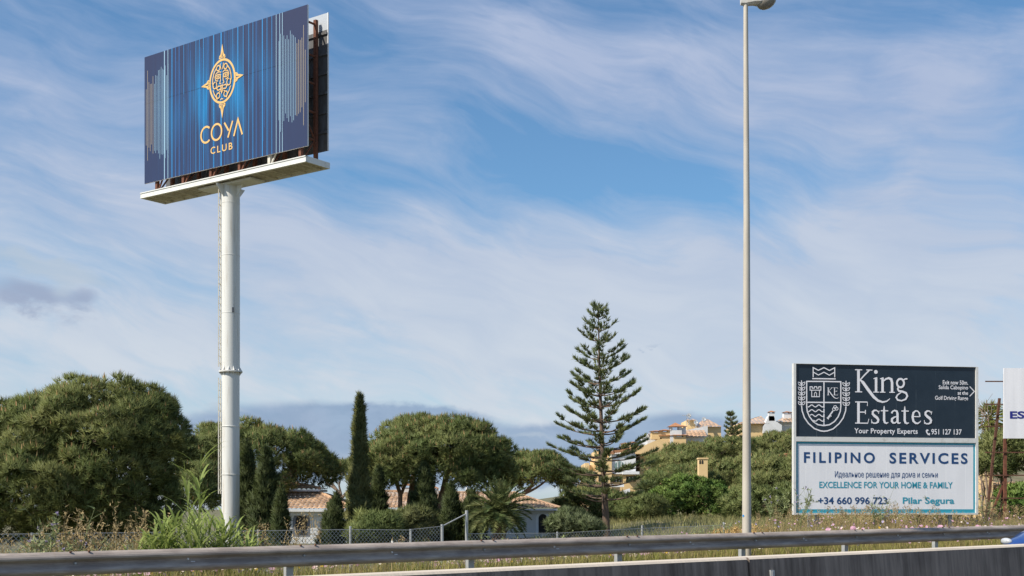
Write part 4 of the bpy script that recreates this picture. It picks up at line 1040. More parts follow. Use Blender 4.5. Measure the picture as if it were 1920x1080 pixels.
    mb = MB(); pb(mb, 1288, 1305, 787.5, 812, Z2 + 6, 6); pb(mb, 1305.2, 1352, 800, 850, Z2 + 6, 8); mb.build('wall', oc, root)
    def slope(a, b_, c_, d_, name='roof'):
        mb = MB(); uv = []; roof_face(mb, uv, a, b_, c_, d_, .5, .7, .07, .04); mb.build(name, M['roof_tile'], root, uv=uv)
    slope(U(1274, 819.5, Z2 - .3), U(1326, 818.5, Z2 - .3), U(1324, 807, Z2 + 2.4), U(1274, 808, Z2 + 2.4))
    slope(U(1303, 801, Z2 + 5.6), U(1354, 800.5, Z2 + 5.6), U(1327, 789, Z2 + 9), U(1318, 787, Z2 + 9))
    slope(U(1214, 815, Z2 - .2), U(1262, 814.5, Z2 - .2), U(1261, 811.5, Z2 + 3), U(1216, 812.5, Z2 + 3))
    slope(U(1286, 789, Z2 + 5.6), U(1307, 789, Z2 + 5.6), U(1305, 786, Z2 + 9), U(1289, 786, Z2 + 9))
    for px, y0, y1, w, m_ in ((1266, 793, 830, 1.5, wh), (1230, 807, 818, 1.3, oc), (1246, 805, 818, 1.2, oc), (1273, 813, 832, 1.6, oc), (1246, 813, 834, 1.3, oc), (1278, 797, 812, 1.0, wh)): chimney(root, px, y0, y1, Z2 - 1.2, w, m_)
    for px, py in ((1292, 780), (1320, 787), (1305, 793)):
        c = U(px, py, Z2 + 5); mb = MB(); prof = [(0, 0), (.2, .03), (.36, .10), (.38, .11), (.36, .12), (.2, .05), (0, .02)]
        mb.lathe((0, 0, 0), prof, 12); ang = math.radians(55); mb.v = [tuple(c + np.array([v[0] * .8, v[1] * math.cos(ang) - v[2] * math.sin(ang), v[1] * math.sin(ang) + v[2] * math.cos(ang)])) for v in mb.v]
        mb.bar(c, c - np.array([0, -.2, 1.2]), .09); mb.bar(c - (0, .1, 0), c + np.array([.1, -.5, .2]), .04); mb.build('satellite_dish', M['galv'], root)
    mb = MB(); c = U(1287, 800, Z2 + 5); mb.bar(c, c + (0, 0, 1.6), .06); mb.bar(c + (-.6, 0, 1.5), c + (.6, 0, 1.5), .05)
    for s in (-.4, 0, .4): mb.bar(c + (s, -.3, 1.5), c + (s, .3, 1.5), .04)
    mb.build('antenna', M['galv'], root)
    # right-hand house on the hilltop
    Z3 = 175.; b = U(1430, 810, Z3); root = thing('hill_house', (b[0], Z3, float(ground(b[0], Z3))), 'ochre house with brown tiled roof and curved white chimney beside the lamp post', 'house')
    mb = MB(); pb(mb, 1385, 1431, 794, 840, Z3, 10); mb.build('wall', oc, root)
    mb = MB(); pb(mb, 1440, 1500, 791, 840, Z3 + 1, 8); mb.prism([U(1431, 800, Z3 - .6), U(1437, 789, Z3 - .6), U(1441, 780, Z3 - .6), U(1451, 780, Z3 - .6), U(1455, 790, Z3 - .6), U(1466, 797, Z3 - .6), U(1466, 812, Z3 - .6), U(1431, 812, Z3 - .6)], (0, 1.5, 0)); mb.build('white_wall', wh, root)
    slope(U(1383, 795, Z3 - .6), U(1442, 795, Z3 - .6), U(1440, 783, Z3 + 5), U(1424, 781, Z3 + 5)); slope(U(1452, 792, Z3), U(1510, 792, Z3), U(1500, 779, Z3 + 5), U(1476, 779, Z3 + 5))
    slope(U(1384, 796, Z3 + 9.6), U(1383, 795, Z3 - .6), U(1424, 781, Z3 + 5), U(1424, 781.5, Z3 + 5.3))
    chimney(root, 1446, 770, 784, Z3 - .2, .8, wh); chimney(root, 1475, 771, 783, Z3 + 3, 1.0, wh); chimney(root, 1486, 772, 784, Z3 + 3, .8, wh)
    # lone ochre chimney stack among the bushes
    Z4 = 99.; p = U(1318.5, 889, Z4); root = thing('chimney_stack', (p[0], Z4, float(ground(p[0], Z4))), 'square ochre chimney stack standing up out of the hillside bushes', 'chimney')
    mb = MB(); a = U(1310.5, 930, Z4); b_ = U(1327, 861, Z4); mb.abox((a[0], Z4, float(ground(p[0], Z4)) - .5), (b_[0], Z4 + .8, b_[2])); mb.abox((a[0] - .05, Z4 - .05, b_[2] + .003), (b_[0] + .05, Z4 + .85, b_[2] + .12)); mb.build('stack', oc, root)
    for dx in (-2.2, 2.2):
        q = U(1315 + dx, 867, Z4); mb = MB(); mb.prism([(q[0] - .07, Z4 - .01, q[2] - .12), (q[0] + .07, Z4 - .01, q[2] - .12), (q[0] + .07, Z4 - .01, q[2] + .1), (q[0], Z4 - .01, q[2] + .2), (q[0] - .07, Z4 - .01, q[2] + .1)], (0, .02, 0)); mb.build('smoke_opening', M['dark'], root)
    # ochre garden house behind the right-hand signs
    Z5 = 64.; p = U(1880, 940, Z5); root = thing('garden_house', (p[0], Z5, float(ground(p[0], Z5))), 'low ochre house wall with tiled edge glimpsed under the cut off white sign', 'house')
    mb = MB(); pb(mb, 1842, 1862, 882, 990, Z5 + 2, 5); pb(mb, 1862.2, 1935, 905, 990, Z5 + 3, 5); mb.build('wall', oc, root)
    slope(U(1860, 912, Z5 + 2.4), U(1940, 912, Z5 + 2.4), U(1940, 905, Z5 + 4), U(1862, 905, Z5 + 4))
    # small brick wall tops between bushes
    for x0, x1, y0, y1, z, lab in ((1425, 1438, 860, 866, 118, 'short ochre wall top showing among the bushes right of the lamp post'), (1475, 1486, 852, 864, 112, 'small brick pillar among the bushes beside the navy sign')):
        a = U(x0, y1, z); b_ = U(x1, y0, z); gz = float(ground(a[0], z)); mb = MB(); mb.abox((a[0], z, gz - .2), (b_[0], z + .6, b_[2])); mb.abox((a[0] - .08, z - .08, b_[2] + .003), (b_[0] + .08, z + .68, b_[2] + .1))
        tag(mb.build('garden_wall', M['brick'] if x0 > 1450 else oc, None, (a[0], z, gz)), lab, 'wall')
build_apartments()

# ------------------------------------------------------------------ trees
def limb(mb, pts, radii, n=8, wob=.05):
    pts = [np.asarray(p, float) for p in pts]; P = []; Rr = []
    for i in range(len(pts) - 1):
        L = np.linalg.norm(pts[i + 1] - pts[i])
        for q in (0, .33, .66):
            P.append(pts[i] * (1 - q) + pts[i + 1] * q + (R.normal(size=3) * wob * L * .3 if (q or i) else 0)); Rr.append(radii[i] * (1 - q) + radii[i + 1] * q)
    P.append(pts[-1]); Rr.append(radii[-1]); mb.tube(P, Rr, n)
def ellipsoid(px, py, rx, ry, Z, dep=None, dz=0.):
    s = Z / F; return (U(px, py, Z) + np.array([0, dz, 0]), np.array([rx * s, (dep if dep else rx * s * .9), ry * s]))
def pine(name, ells, label, cat, mat_, trunks, clump_r, n_clump, tuft_n, tuft_size, nb, w, group=None, candles=.12, zmin=-.35, bark='bark', base=None, flat=.62, spread=.55, dirup=.55, nlimb=14):
    allc, alln = [], []
    wts = np.array([r[0] * r[2] for _, r in ells]); wts /= wts.sum()
    for (c, r), wt in zip(ells, wts):
        m = max(6, int(n_clump * wt * 1.3)); v = nrm(R.normal(size=(m * 3, 3))); v = v[v[:, 2] > zmin][:m]
        p = c + v * r * R.uniform(.72, 1.05, (len(v), 1))
        ok = np.ones(len(v), bool)
        for c2, r2 in ells:
            if c2 is c: continue
            ok &= (((p - c2) / r2) ** 2).sum(1) > .62
        allc.append(p[ok]); alln.append(nrm(v[ok] / r))
    C = np.concatenate(allc); N = np.concatenate(alln); n = len(C)
    cr = clump_r * R.uniform(.65, 1.25, n)
    v = nrm(R.normal(size=(n, tuft_n, 3)) + .35 * N[:, None, :] + np.array([0, 0, .3]))
    rad = R.uniform(.62, 1.0, (n, tuft_n, 1)) ** .5
    P = C[:, None] + v * rad * cr[:, None, None] * np.array([1, 1, flat])
    D = nrm(v * .75 + N[:, None] * .3 + np.array([0, 0, dirup]))
    SN = nrm(v * np.array([1, 1, 1.2]) + N[:, None] * .45).reshape(-1, 3); P = P.reshape(-1, 3); D = D.reshape(-1, 3)
    keep = R.random(len(P)) < .92; P, D, SN = P[keep], D[keep], SN[keep]
    V = tufts(P, D, tuft_size, nb, spread, w); mi = np.zeros(len(V) // 3, int); SF = np.repeat(SN, nb, 0)
    if candles:
        sel = (R.random(len(P)) < candles) & (D[:, 2] > .45); Q = P[sel] + D[sel] * tuft_size * .55
        for _ in range(2):
            dd = nrm(np.array([0, 0, 1.]) + .12 * R.normal(size=Q.shape)); vv = blades(Q, dd, tuft_size * R.uniform(.4, .8, len(Q)), np.full(len(Q), w * 1.15))
            V = np.concatenate([V, vv]); mi = np.concatenate([mi, np.ones(len(vv) // 3, int)]); SF = np.concatenate([SF, SN[sel]])
    if base is None: base = trunks[0][0][:3]
    b = np.asarray(base, float)
    root = thing(name, b, label, cat, group)
    trimesh('crown', V, [mat_, M['candle']], mi, root, None, SF)
    mb = MB(); ends = []
    for tr in trunks:
        limb(mb, [p[:3] for p in tr], [p[3] for p in tr], 9); ends.append((np.array(tr[-1][:3]), tr[-1][3])); 
        if len(tr) > 2: ends.append((np.array(tr[-2][:3]), tr[-2][3]))
    idx = R.choice(n, min(nlimb, n), replace=False)
    for i in idx:
        e_, r_ = min(ends, key=lambda q: np.linalg.norm(q[0] - C[i]) + R.uniform(0, 1)); q = C[i]
        mid_ = e_ * .5 + q * .5 + np.array([0, 0, -.06 * np.linalg.norm(q - e_)]); limb(mb, [e_, mid_, q], [r_ * .6, r_ * .38, r_ * .14], 6, .12)
    mb.build('trunk', M[bark], root)
    return root
def T4(px, py, Z, r): return (*U(px, py, Z), r)
def G4(px, Z, r, dz=-.2):
    p = U(px, HY, Z); return (p[0], p[1], float(ground(p[0], p[1])) + dz, r)

# big bushy pine, left
Z = 44.
pine('pine_tree', [ellipsoid(195, 812, 138, 84, Z, 2.6), ellipsoid(60, 858, 115, 95, Z, 2.5, -.3), ellipsoid(238, 866, 84, 86, Z, 2.4, -.6), ellipsoid(100, 925, 145, 66, Z, 2.2, -1.9), ellipsoid(255, 942, 66, 54, Z, 1.8, -.8), ellipsoid(20, 960, 120, 55, Z, 1.8, -2.0), ellipsoid(-60, 860, 90, 100, Z, 2.2), ellipsoid(268, 822, 48, 62, Z, 2.0, .3), ellipsoid(190, 975, 110, 42, Z, 1.6, -1.0)],
     'broad bushy dark pine with foliage to the ground at the far left', 'tree', M['pine'], [[G4(150, Z, .28), T4(160, 930, Z, .22), T4(175, 840, Z, .14)], [G4(150, Z, .2), T4(90, 930, Z, .16), T4(60, 860, Z, .1)], [G4(150, Z, .2), T4(240, 930, Z, .16), T4(275, 870, Z, .1)]],
     .76, 340, 62, .27, 19, .028, candles=.16, zmin=-.6, spread=.5, nlimb=40)
# umbrella pine behind the column
Z = 75.
pine('pine_tree', [ellipsoid(485, 858, 115, 54, Z, 3.5), ellipsoid(395, 868, 58, 54, Z, 2.4, -.6), ellipsoid(562, 884, 55, 44, Z, 2.4), ellipsoid(375, 930, 45, 50, Z - 6, 1.6), ellipsoid(440, 905, 70, 36, Z, 2.0), ellipsoid(510, 900, 70, 30, Z, 2.2, -.8)],
     'wide umbrella pine crown behind the white billboard column', 'tree', M['pine_far'], [[G4(462, Z, .34), T4(465, 950, Z, .26), T4(478, 895, Z, .18)], [G4(462, Z, .3), T4(440, 935, Z, .16), T4(410, 895, Z, .11)], [T4(465, 955, Z, .22), T4(500, 915, Z, .15), T4(550, 885, Z, .1)]],
     .70, 260, 36, .38, 13, .046, candles=.14)
# umbrella pine in the middle
Z = 76.
pine('pine_tree', [ellipsoid(820, 858, 124, 66, Z, 3.2), ellipsoid(742, 862, 46, 46, Z, 2.2, -.5), ellipsoid(902, 880, 46, 50, Z, 2.4), ellipsoid(770, 890, 60, 32, Z, 1.8, -1.0), ellipsoid(868, 898, 62, 32, Z, 2.0, -.8)],
     'largest umbrella pine with broad dome in the middle, forked trunks above the villa roof', 'tree', M['pine_far'], [[G4(762, Z, .30), T4(770, 930, Z, .22), T4(776, 892, Z, .16)], [G4(748, Z - 1, .16), T4(750, 925, Z - 1, .13), T4(738, 890, Z - 1, .08)], [T4(750, 930, Z - 1, .1), T4(762, 905, Z - 1, .08), T4(765, 885, Z - 1, .06)], [G4(800, Z, .26), T4(828, 928, Z, .2), T4(842, 880, Z, .16)], [T4(826, 932, Z, .14), T4(855, 900, Z, .12), T4(880, 885, Z, .08)]],
     .70, 330, 36, .38, 13, .046, candles=.16, zmin=-.4, bark='bark', nlimb=26)
Z = 88.
pine('pine_tree', [ellipsoid(1010, 888, 54, 32, Z, 2.4), ellipsoid(985, 896, 32, 36, Z, 1.6), ellipsoid(1042, 902, 24, 24, Z, 1.4)],
     'small umbrella pine with slanting pale trunk right of the largest one', 'tree', M['pine_far'], [[G4(935, Z, .24), T4(960, 945, Z, .18), T4(1000, 908, Z, .12)], [T4(948, 955, Z, .14), T4(940, 920, Z, .1), T4(948, 895, Z, .07)], [T4(975, 930, Z, .1), T4(1005, 915, Z, .08), T4(1025, 900, Z, .05)]],
     .60, 120, 32, .38, 12, .05, candles=.14, bark='bark_pale')
Z = 100.
pine('pine_tree', [ellipsoid(640, 882, 24, 20, Z, 1.4), ellipsoid(622, 890, 14, 16, Z, 1.0), ellipsoid(700, 890, 34, 22, Z, 1.4), ellipsoid(676, 884, 26, 18, Z, 1.2)],
     'thin distant pine with bare forked branches behind the tall cypress', 'tree', M['pine_far'], [[G4(642, Z, .2), T4(641, 932, Z, .14), T4(622, 905, Z, .08)], [T4(641, 934, Z, .12), T4(655, 915, Z, .09), T4(665, 895, Z, .06)], [T4(640, 930, Z, .1), T4(636, 910, Z, .07), T4(640, 890, Z, .05)], [T4(630, 918, Z, .08), T4(612, 905, Z, .05)]],
     .5, 75, 18, .38, 10, .055, candles=.1, bark='bark_pale')
# dark low pines right of the villas
Z = 92.
pine('pine_tree', [ellipsoid(1105, 950, 60, 30, Z, 2.2), ellipsoid(1150, 965, 45, 32, Z, 1.8, -1)], 'low dark pine under the star pine, beside the white villa corner', 'tree', M['pine_far'], [[G4(1110, Z, .2), T4(1108, 965, Z, .12)]], .55, 110, 30, .36, 11, .05, zmin=-.5, candles=.08)
Z = 105.
pine('pine_tree', [ellipsoid(1085, 905, 26, 22, Z, 1.3), ellipsoid(1098, 928, 30, 20, Z, 1.3)], 'wispy pale pine in front of the apartment block corner', 'tree', M['pine_hill'], [[G4(1085, Z, .16), T4(1085, 930, Z, .1), T4(1085, 905, Z, .05)]], .45, 36, 16, .4, 10, .05, candles=.1)
# the hillside pines and bushes
hill = [
    ('wind swept pine on the slope above the ochre chimney stack', 128, [(1312, 856, 70, 20), (1250, 874, 36, 22), (1358, 845, 52, 18), (1295, 878, 58, 22)], 'pine_hill', 190, .6),
    ('dark pine left of the ochre chimney stack, beneath the apartment block', 116, [(1278, 902, 52, 22), (1236, 902, 22, 20)], 'pine_far', 100, .55),
    ('hilltop pine crown between the lamp post and the ochre house', 134, [(1398, 850, 62, 22), (1370, 868, 58, 22)], 'pine_hill', 120, .6),
    ('tallest hillside pine beside the navy sign, under the white chimney', 128, [(1460, 838, 46, 24), (1500, 838, 46, 26), (1440, 858, 48, 22)], 'pine_hill', 130, .6),
    ('broad bush right of the ochre chimney stack behind the lamp post', 104, [(1350, 902, 62, 36), (1400, 895, 55, 40), (1310, 920, 50, 34)], 'pine_hill', 170, .5),
    ('large rounded bush between lamp post and white home services sign', 98, [(1450, 900, 60, 40), (1500, 900, 50, 45), (1430, 930, 60, 36)], 'pine_hill', 170, .5),
]
for lab, z, el, mt, nc, cr in hill:
    E = [ellipsoid(a, b, c, d, z, 2.4 + .3 * i, -.7 * i) for i, (a, b, c, d) in enumerate(el)]
    pine('pine_tree', E, lab, 'tree', M[mt], [[G4(el[0][0], z, .3), T4(el[0][0], el[0][1] + 6, z, .15)]], cr * 1.15, int(nc * .95), 32, .38, 11, .05, candles=.07, zmin=-.5, group='pines and bushes on the hillside')
shr = [
    ('bright green bush at the foot of the slope behind the verge', 84, [(1290, 930, 55, 36), (1335, 945, 45, 34), (1245, 950, 34, 30)], 'shrub', 150),
    ('round olive green bush right of the star pine trunk', 80, [(1205, 955, 36, 24)], 'pine_hill', 55),
    ('dark green bush beneath the lamp post, behind the rail', 78, [(1420, 950, 60, 34), (1468, 945, 34, 34)], 'pine_far', 110),
    ('grey green bush beside the corner of the long villa', 58, [(1068, 984, 28, 20), (1098, 992, 22, 13)], 'greygreen', 50),
    ('light green garden bush behind the fence, left of the globe lamp', 55, [(708, 990, 32, 24), (688, 1000, 26, 18)], 'pine_far', 50),
    ('rounded garden bush between two dark cypresses by the fence', 57, [(775, 985, 34, 24), (750, 992, 22, 20)], 'shrub_dry', 50),
    ('dry green bush under the fan palm behind the rusty frame', 58, [(1878, 850, 42, 34), (1915, 860, 40, 45), (1850, 870, 26, 26)], 'pine_hill', 90),
    ('bush at the right edge behind the rusty frame legs', 55, [(1915, 950, 32, 36)], 'shrub', 45),
]
for lab, z, el, mt, nc in shr:
    E = [ellipsoid(a, b, c, d, z, None, -.4 * i) for i, (a, b, c, d) in enumerate(el)]
    pine('bush', E, lab, 'bush', M[mt], [[G4(el[0][0], z, .12), T4(el[0][0], el[0][1], z, .05)]], .42, nc, 22, .30 if mt != 'shrub' else .24, 10, .045 if mt != 'shrub' else .08, candles=.0, zmin=-.6, group='garden and slope bushes', spread=.7, nlimb=10)

def cypress(px, ytop, ybase, w, Z, label, mt='cypress', lean=0, n=2600, power=.75, tip=.12, knots=None):
    b = np.array(G4(px, Z, .1)[:3]); top = U(px + lean, ytop, Z); H = top[2] - b[2]; Rm = w / 2 * Z / F
    root = thing('cypress_tree', b, label, 'tree', 'cypresses in the villa gardens')
    h = R.random(n) ** .9; a = R.uniform(0, 2 * math.pi, n)
    prof = np.where(h < .12, .75 + .25 * h / .12, np.clip(1 - (h - .12) / .88, 0, 1) ** power) + tip * .2
    if knots: prof = np.interp(h, [0, .12, .3, .52, .74, .9, 1], knots)
    k_ = max(1., H / 3.2); lump = 1 + .22 * np.sin(3 * a + 9 * h * k_ + px) + .2 * np.sin(a * 2 - 23 * h * k_ + 1) + .2 * np.sin(41 * h * k_ + 2 * a) + .28 * (R.random(n) ** 6)
    r = Rm * prof * lump * np.sqrt(R.uniform(.45, 1, n)); cx = b[0] + (top[0] - b[0]) * h ** 1.5
    P = np.stack([cx + r * np.cos(a), b[1] + r * np.sin(a), b[2] + .15 + h * H * .95 + .12 * R.normal(size=n)], -1)
    kp = (h < .86) | (R.random(n) < .45); P, a, h, lump = P[kp], a[kp], h[kp], lump[kp]; n = len(P)
    D = nrm(np.stack([.42 * np.cos(a), .42 * np.sin(a), np.ones(n)], -1) + .18 * R.normal(size=(n, 3)))
    V = tufts(P, D, .32 * (Z / 65), 8, .32, .05 * Z / 65); SF = nrm(np.stack([np.cos(a + .5 * np.sin(40 * h)), np.sin(a + .5 * np.sin(40 * h)), .25 + .5 * np.sin(31 * h * k_ + 2 * a)], -1)); trimesh('crown', V, [M[mt]], None, root, None, np.repeat(SF, 8, 0))
    mb = MB(); limb(mb, [b, b + (0, 0, H * .4), (top[0], top[1], b[2] + H * .93)], [.14, .10, .02], 7, .02); mb.build('trunk', M['bark'], root)
cypress(672, 738, 985, 38, 62, 'tallest thin cypress with ragged tip, left of the central pine', 'cypress_light', 3, 4200, knots=[.7, .95, 1, .68, .40, .30, .10])
cypress(463, 830, 1010, 46, 60, 'dark cypress immediately right of the white billboard column', 'cypress', 0, 2600, .6)
cypress(500, 845, 1012, 62, 58, 'dense dark cypress with pale top left of the two tier roof', 'cypress', -2, 3400, .7)
cypress(524, 920, 1015, 34, 56, 'short dark cypress before the wall of the left villa', 'cypress', 4, 1500, .8)
cypress(620, 935, 1015, 44, 57, 'small leaning cypress in front of the white villa wall', 'cypress', 12, 2000, .75)
cypress(706, 884, 1000, 42, 64, 'dark cypress leaning against the tallest one, right side', 'cypress', 4, 2400, .75)
cypress(796, 878, 1005, 58, 63, 'pointed dense cypress below the middle of the central pine', 'cypress', 0, 3400, .75)
cypress(844, 916, 1010, 42, 58, 'dark cypress beside the short fence post with a stay', 'cypress', 2, 2200, .7)
cypress(888, 930, 1010, 44, 58, 'dark cypress directly left of the date palm', 'cypress', -3, 2200, .65)
cypress(868, 952, 1010, 22, 60, 'narrow cypress squeezed between two others near the tallest fence post', 'cypress', 0, 900, .6)

def araucaria(px, ytop, ybase, Z, rmax, label, nb=18, scale=1.0, seed=3):
    b = np.array(G4(px + 17 * scale, Z, .1)[:3]); top = U(px, ytop, Z); H = top[2] - b[2]
    root = thing('star_pine', b, label, 'tree')
    mb = MB(); rad = .20 * scale
    spine = lambda h: np.array([b[0] + (top[0] - b[0]) * (1 - (1 - h) ** 1.6), b[1], b[2] + H * h])
    mb.tube([spine(h) for h in np.linspace(0, 1, 14)], [rad * (1 - .93 * h ** .8) for h in np.linspace(0, 1, 14)], 9)
    C, D = [], []; rs = random.Random(seed)
    whorls = list(np.linspace(.20, .94, nb)) + [.97]
    for wi, h in enumerate(whorls):
        f = min((1 - h) / .70, 1.12); Lb = rmax * Z / F * (min(1, (f ** .78)) * (1.0 if f < .9 else 1.0 - (f - .9) * 1.3) + .05)
        k = 8 if f > .35 else 6; a0 = rs.uniform(0, 6.28)
        for j in range(k):
            a = a0 + 2 * math.pi * j / k + rs.uniform(-.25, .25); L = Lb * rs.uniform(.78, 1.12); o = spine(h + rs.uniform(-.012, .012)); q = np.array([math.cos(a), math.sin(a), 0])
            droop = -.10 * f + .02; rise = .30 * (1 - f) + .22 + .1 * rs.random()
            pts = [o + q * L * s + np.array([0, 0, L * (droop * s + rise * s * s)]) for s in np.linspace(0, 1, 6)]
            mb.tube(pts, [(.022 + .022 * f) * scale * (1 - .75 * s) for s in np.linspace(0, 1, 6)], 5, cap=False)
            s0 = .40 if f > .3 else .25
            m = max(5, int(L * 15 / scale)); side = np.array([-q[1], q[0], 0])
            for s in np.linspace(s0, 1.0, m):
                p = o + q * L * s + np.array([0, 0, L * (droop * s + rise * s * s)]); tg = unit(q + np.array([0, 0, droop + 2 * rise * s]))
                gap = .5 + .5 * math.sin(s * 17 + a * 3)
                if (gap < .32 and s < .85) or (f > 1.0 and s < .72): continue
                for _ in range(2):
                    sd = rs.uniform(-1, 1); C.append(p + side * sd * .16 * scale * (1.2 - s * .5)); D.append(unit(tg * .9 + side * sd * .9 + np.array([0, 0, .55])))
    mb.build('trunk', M['bark'], root)
    C, D = np.array(C), np.array(D)
    V = tufts(C, D, .25 * scale, 7, .27, .042 * scale); trimesh('crown', V, [M['araucaria']], None, root)
    return root
araucaria(1122, 568, 1000, 60, 98, 'tall symmetrical star pine with open tiers of branches, right of centre', 15)
araucaria(1369, 774, 840, 150, 22, 'small distant star pine on the hilltop left of the lamp post', 9, 1.6, 8)

def date_palm():
    Z = 56.; b = np.array(G4(938, Z, .1)[:3]); c = U(936, 966, Z); root = thing('date_palm', b, 'dark date palm with arching fronds in front of the long villa', 'palm')
    mb = MB(); mb.tube([b, b * .5 + c * .5, c + (0, 0, .05)], [.30, .26, .30], 12)
    for i in range(90):
        a = R.uniform(0, 6.28); h = R.uniform(.1, 1.0); p = b + (c - b) * h + .27 * np.array([math.cos(a), math.sin(a), 0]); mb.bar(p, p + np.array([.1 * math.cos(a), .1 * math.sin(a), .14]), .07, .03)
    mb.build('trunk', M['bark'], root)
    for i in range(58):
        a = i * 2.39996; el = math.radians(85 - 105 * (i / 58) ** 1.0); L = R.uniform(1.4, 1.85); mbf = MB()
        d0 = np.array([math.cos(a) * math.cos(el), math.sin(a) * math.cos(el), math.sin(el)]); pts = [c + np.array([0, 0, .1])]; d = d0.copy()
        for s in range(9): d = unit(d + np.array([0, 0, -.085 - .05 * math.cos(el)])); pts.append(pts[-1] + d * L / 9)
        P, D, LL, WW = [], [], [], []
        for s in range(1, len(pts)):
            for q in (0, .25, .5, .75):
                p = pts[s - 1] * (1 - q) + pts[s] * q; tg = unit(pts[s] - pts[s - 1]); sd = unit(np.cross(tg, (0, 0, 1))); upv = np.cross(sd, tg); f = (s - 1 + q) / 9
                for sg in (1, -1): P.append(p); D.append(unit(tg * .75 + sd * sg * .8 + upv * .25 + R.normal(size=3) * .08)); LL.append(.46 * math.sin(math.pi * min(1, f * .8 + .2)) + .06); WW.append(.05)
        V = blades(np.array(P), np.array(D), np.array(LL), np.array(WW))
        rach = MB(); rach.tube(pts, list(np.linspace(.022, .006, len(pts))), 4, cap=False)
        tri = []
        for f in rach.f: tri += [rach.v[f[0]], rach.v[f[1]], rach.v[f[2]], rach.v[f[0]], rach.v[f[2]], rach.v[f[3]]]
        V = np.concatenate([V, np.array(tri)]); trimesh('frond', V, [M['palm']], None, root)
    P = np.tile(c, (160, 1)) + R.normal(size=(160, 3)) * (.16, .16, .18); trimesh('fruit_stalks', blades(P, nrm(R.normal(size=(160, 3)) + (0, 0, .3)), R.uniform(.2, .5, 160), np.full(160, .04)), [M['palm_dry']], None, root)
date_palm()

def fan_palm(px, py, Z, r, label, m='fanpalm'):
    b = np.array(G4(px, Z, .1)[:3]); c = U(px, py, Z); root = thing('fan_palm', b, label, 'palm')
    mb = MB(); mb.tube([b, b * .4 + c * .6, c], [.24, .19, .17], 10); mb.build('trunk', M['bark'], root)
    allP, allD, LL, WW = [], [], [], []; mb = MB()
    for i in range(38):
        a = i * 2.39996; el = math.radians(80 - 130 * i / 38); d = np.array([math.cos(a) * math.cos(el), math.sin(a) * math.cos(el), math.sin(el)]); e_ = c + d * r * .5
        mb.bar(c, e_, .03); sd = unit(np.cross(d, (0, 0, 1))); upv = np.cross(sd, d)
        for q in np.linspace(-1.2, 1.2, 13):
            dd = unit(d * math.cos(q) + sd * math.sin(q) + R.normal(size=3) * .08 + np.array([0, 0, -.12])); allP.append(e_); allD.append(dd); LL.append(r * .55 * R.uniform(.8, 1.1)); WW.append(r * .075)
    mb.build('leaf_stalks', M[m], root); trimesh('crown', blades(np.array(allP), np.array(allD), np.array(LL), np.array(WW)), [M[m]], None, root)
    P = np.tile(c, (200, 1)) + R.normal(size=(200, 3)) * (.12, .12, .2) - (0, 0, r * .3); trimesh('dead_leaves', blades(P, nrm(R.normal(size=(200, 3)) * (.4, .4, .2) - (0, 0, 1)), R.uniform(.4, .9, 200) * r, np.full(200, .06)), [M['palm_dry']], None, root)
fan_palm(1856, 785, 72, 1.15, 'yellow green fan palm showing between the two signs')
fan_palm(1212, 925, 100, 1.3, 'shaggy palm at the foot of the apartment block', 'palm')

# bare branches beside the sign edge
def bare_shrub(px, Z, label, targets):
    b = np.array(G4(px, Z, .1)[:3]); mb = MB()
    for x, y in targets:
        q = U(x, y, Z); mid_ = b * .5 + q * .5 + R.normal(size=3) * .15; limb(mb, [b, mid_, q], [.06, .04, .012], 5, .2)
        for _ in range(4): d = q + R.normal(size=3) * .5; limb(mb, [mid_ * .3 + q * .7, d], [.02, .006], 4, .2)
    tag(mb.build('bare_shrub', M['bark_pale'], None, b), label, 'shrub')
bare_shrub(1850, 60, 'leafless pale branches between the white sign and the rusty legs', [(1840, 870), (1862, 885), (1850, 750), (1880, 900), (1843, 905), (1910, 870), (1838, 765)])

# ------------------------------------------------------------------ garden ornaments
def ornaments():
    Z = 62.; c = U(745, 966, Z); b = np.array(G4(745, Z, .1)[:3]); root = thing('garden_lamp', b, 'small white globe lamp on a post in the villa garden', 'garden lamp')
    mb = MB(); mb.tube([b, c - (0, 0, .15)], .04, 8); mb.build('post', M['edge_white'], root)
    mb = MB(); mb.lathe(c, [(.16 * math.sin(q), -.16 * math.cos(q)) for q in np.linspace(0, math.pi, 10)], 14); mb.build('globe', M['globe'], root)
    Z = 61.; b = np.array(G4(736, Z, .1)[:3]); zt = U(0, 974, Z)[2]; H = zt - b[2]; mb = MB()
    mb.lathe(b, [(.15, 0), (.15, .12), (.07, .2), (.06, H * .55), (.12, H * .66), (.17, H * .85), (.19, H * .97), (.15, H), (0, H * .95)], 12)
    tag(mb.build('garden_urn', M['globe'], None, b), 'white garden urn beside the globe lamp, seen through the fence', 'urn')
ornaments()

# ------------------------------------------------------------------ verge plants
def px_of(P): return CX + F * P[:, 0] / np.maximum(P[:, 1], .1)
def scatter(n, t0, t1, d0, d1):
    t = R.uniform(t0, t1, n); d = R.uniform(d0, d1, n); x = DIR[0] * t + NRM[0] * d; y = DIR[1] * t + NRM[1] * d
    P = np.stack([x, y, ground(x, y)], -1); k = (px_of(P) > -90) & (px_of(P) < 2010); return P[k]
def grassblades(P, h, w, lean=.25):
    n = len(P); D = nrm(np.stack([R.normal(size=n) * lean, R.normal(size=n) * lean, np.ones(n)], -1)); L = h * R.uniform(.5, 1.15, n)
    return blades(P - (0, 0, .03), D, L, w * R.uniform(.7, 1.3, n))
def patchy(P, o=0.):
    k = np.sin(P[:, 0] * 2.1 + o) * np.sin(P[:, 1] * 1.7 + o * 2) + .6 * np.sin(P[:, 0] * 5.3 + P[:, 1] * 3.1 + o)
    return P[(k + R.normal(size=len(P)) * .5) > -.35]
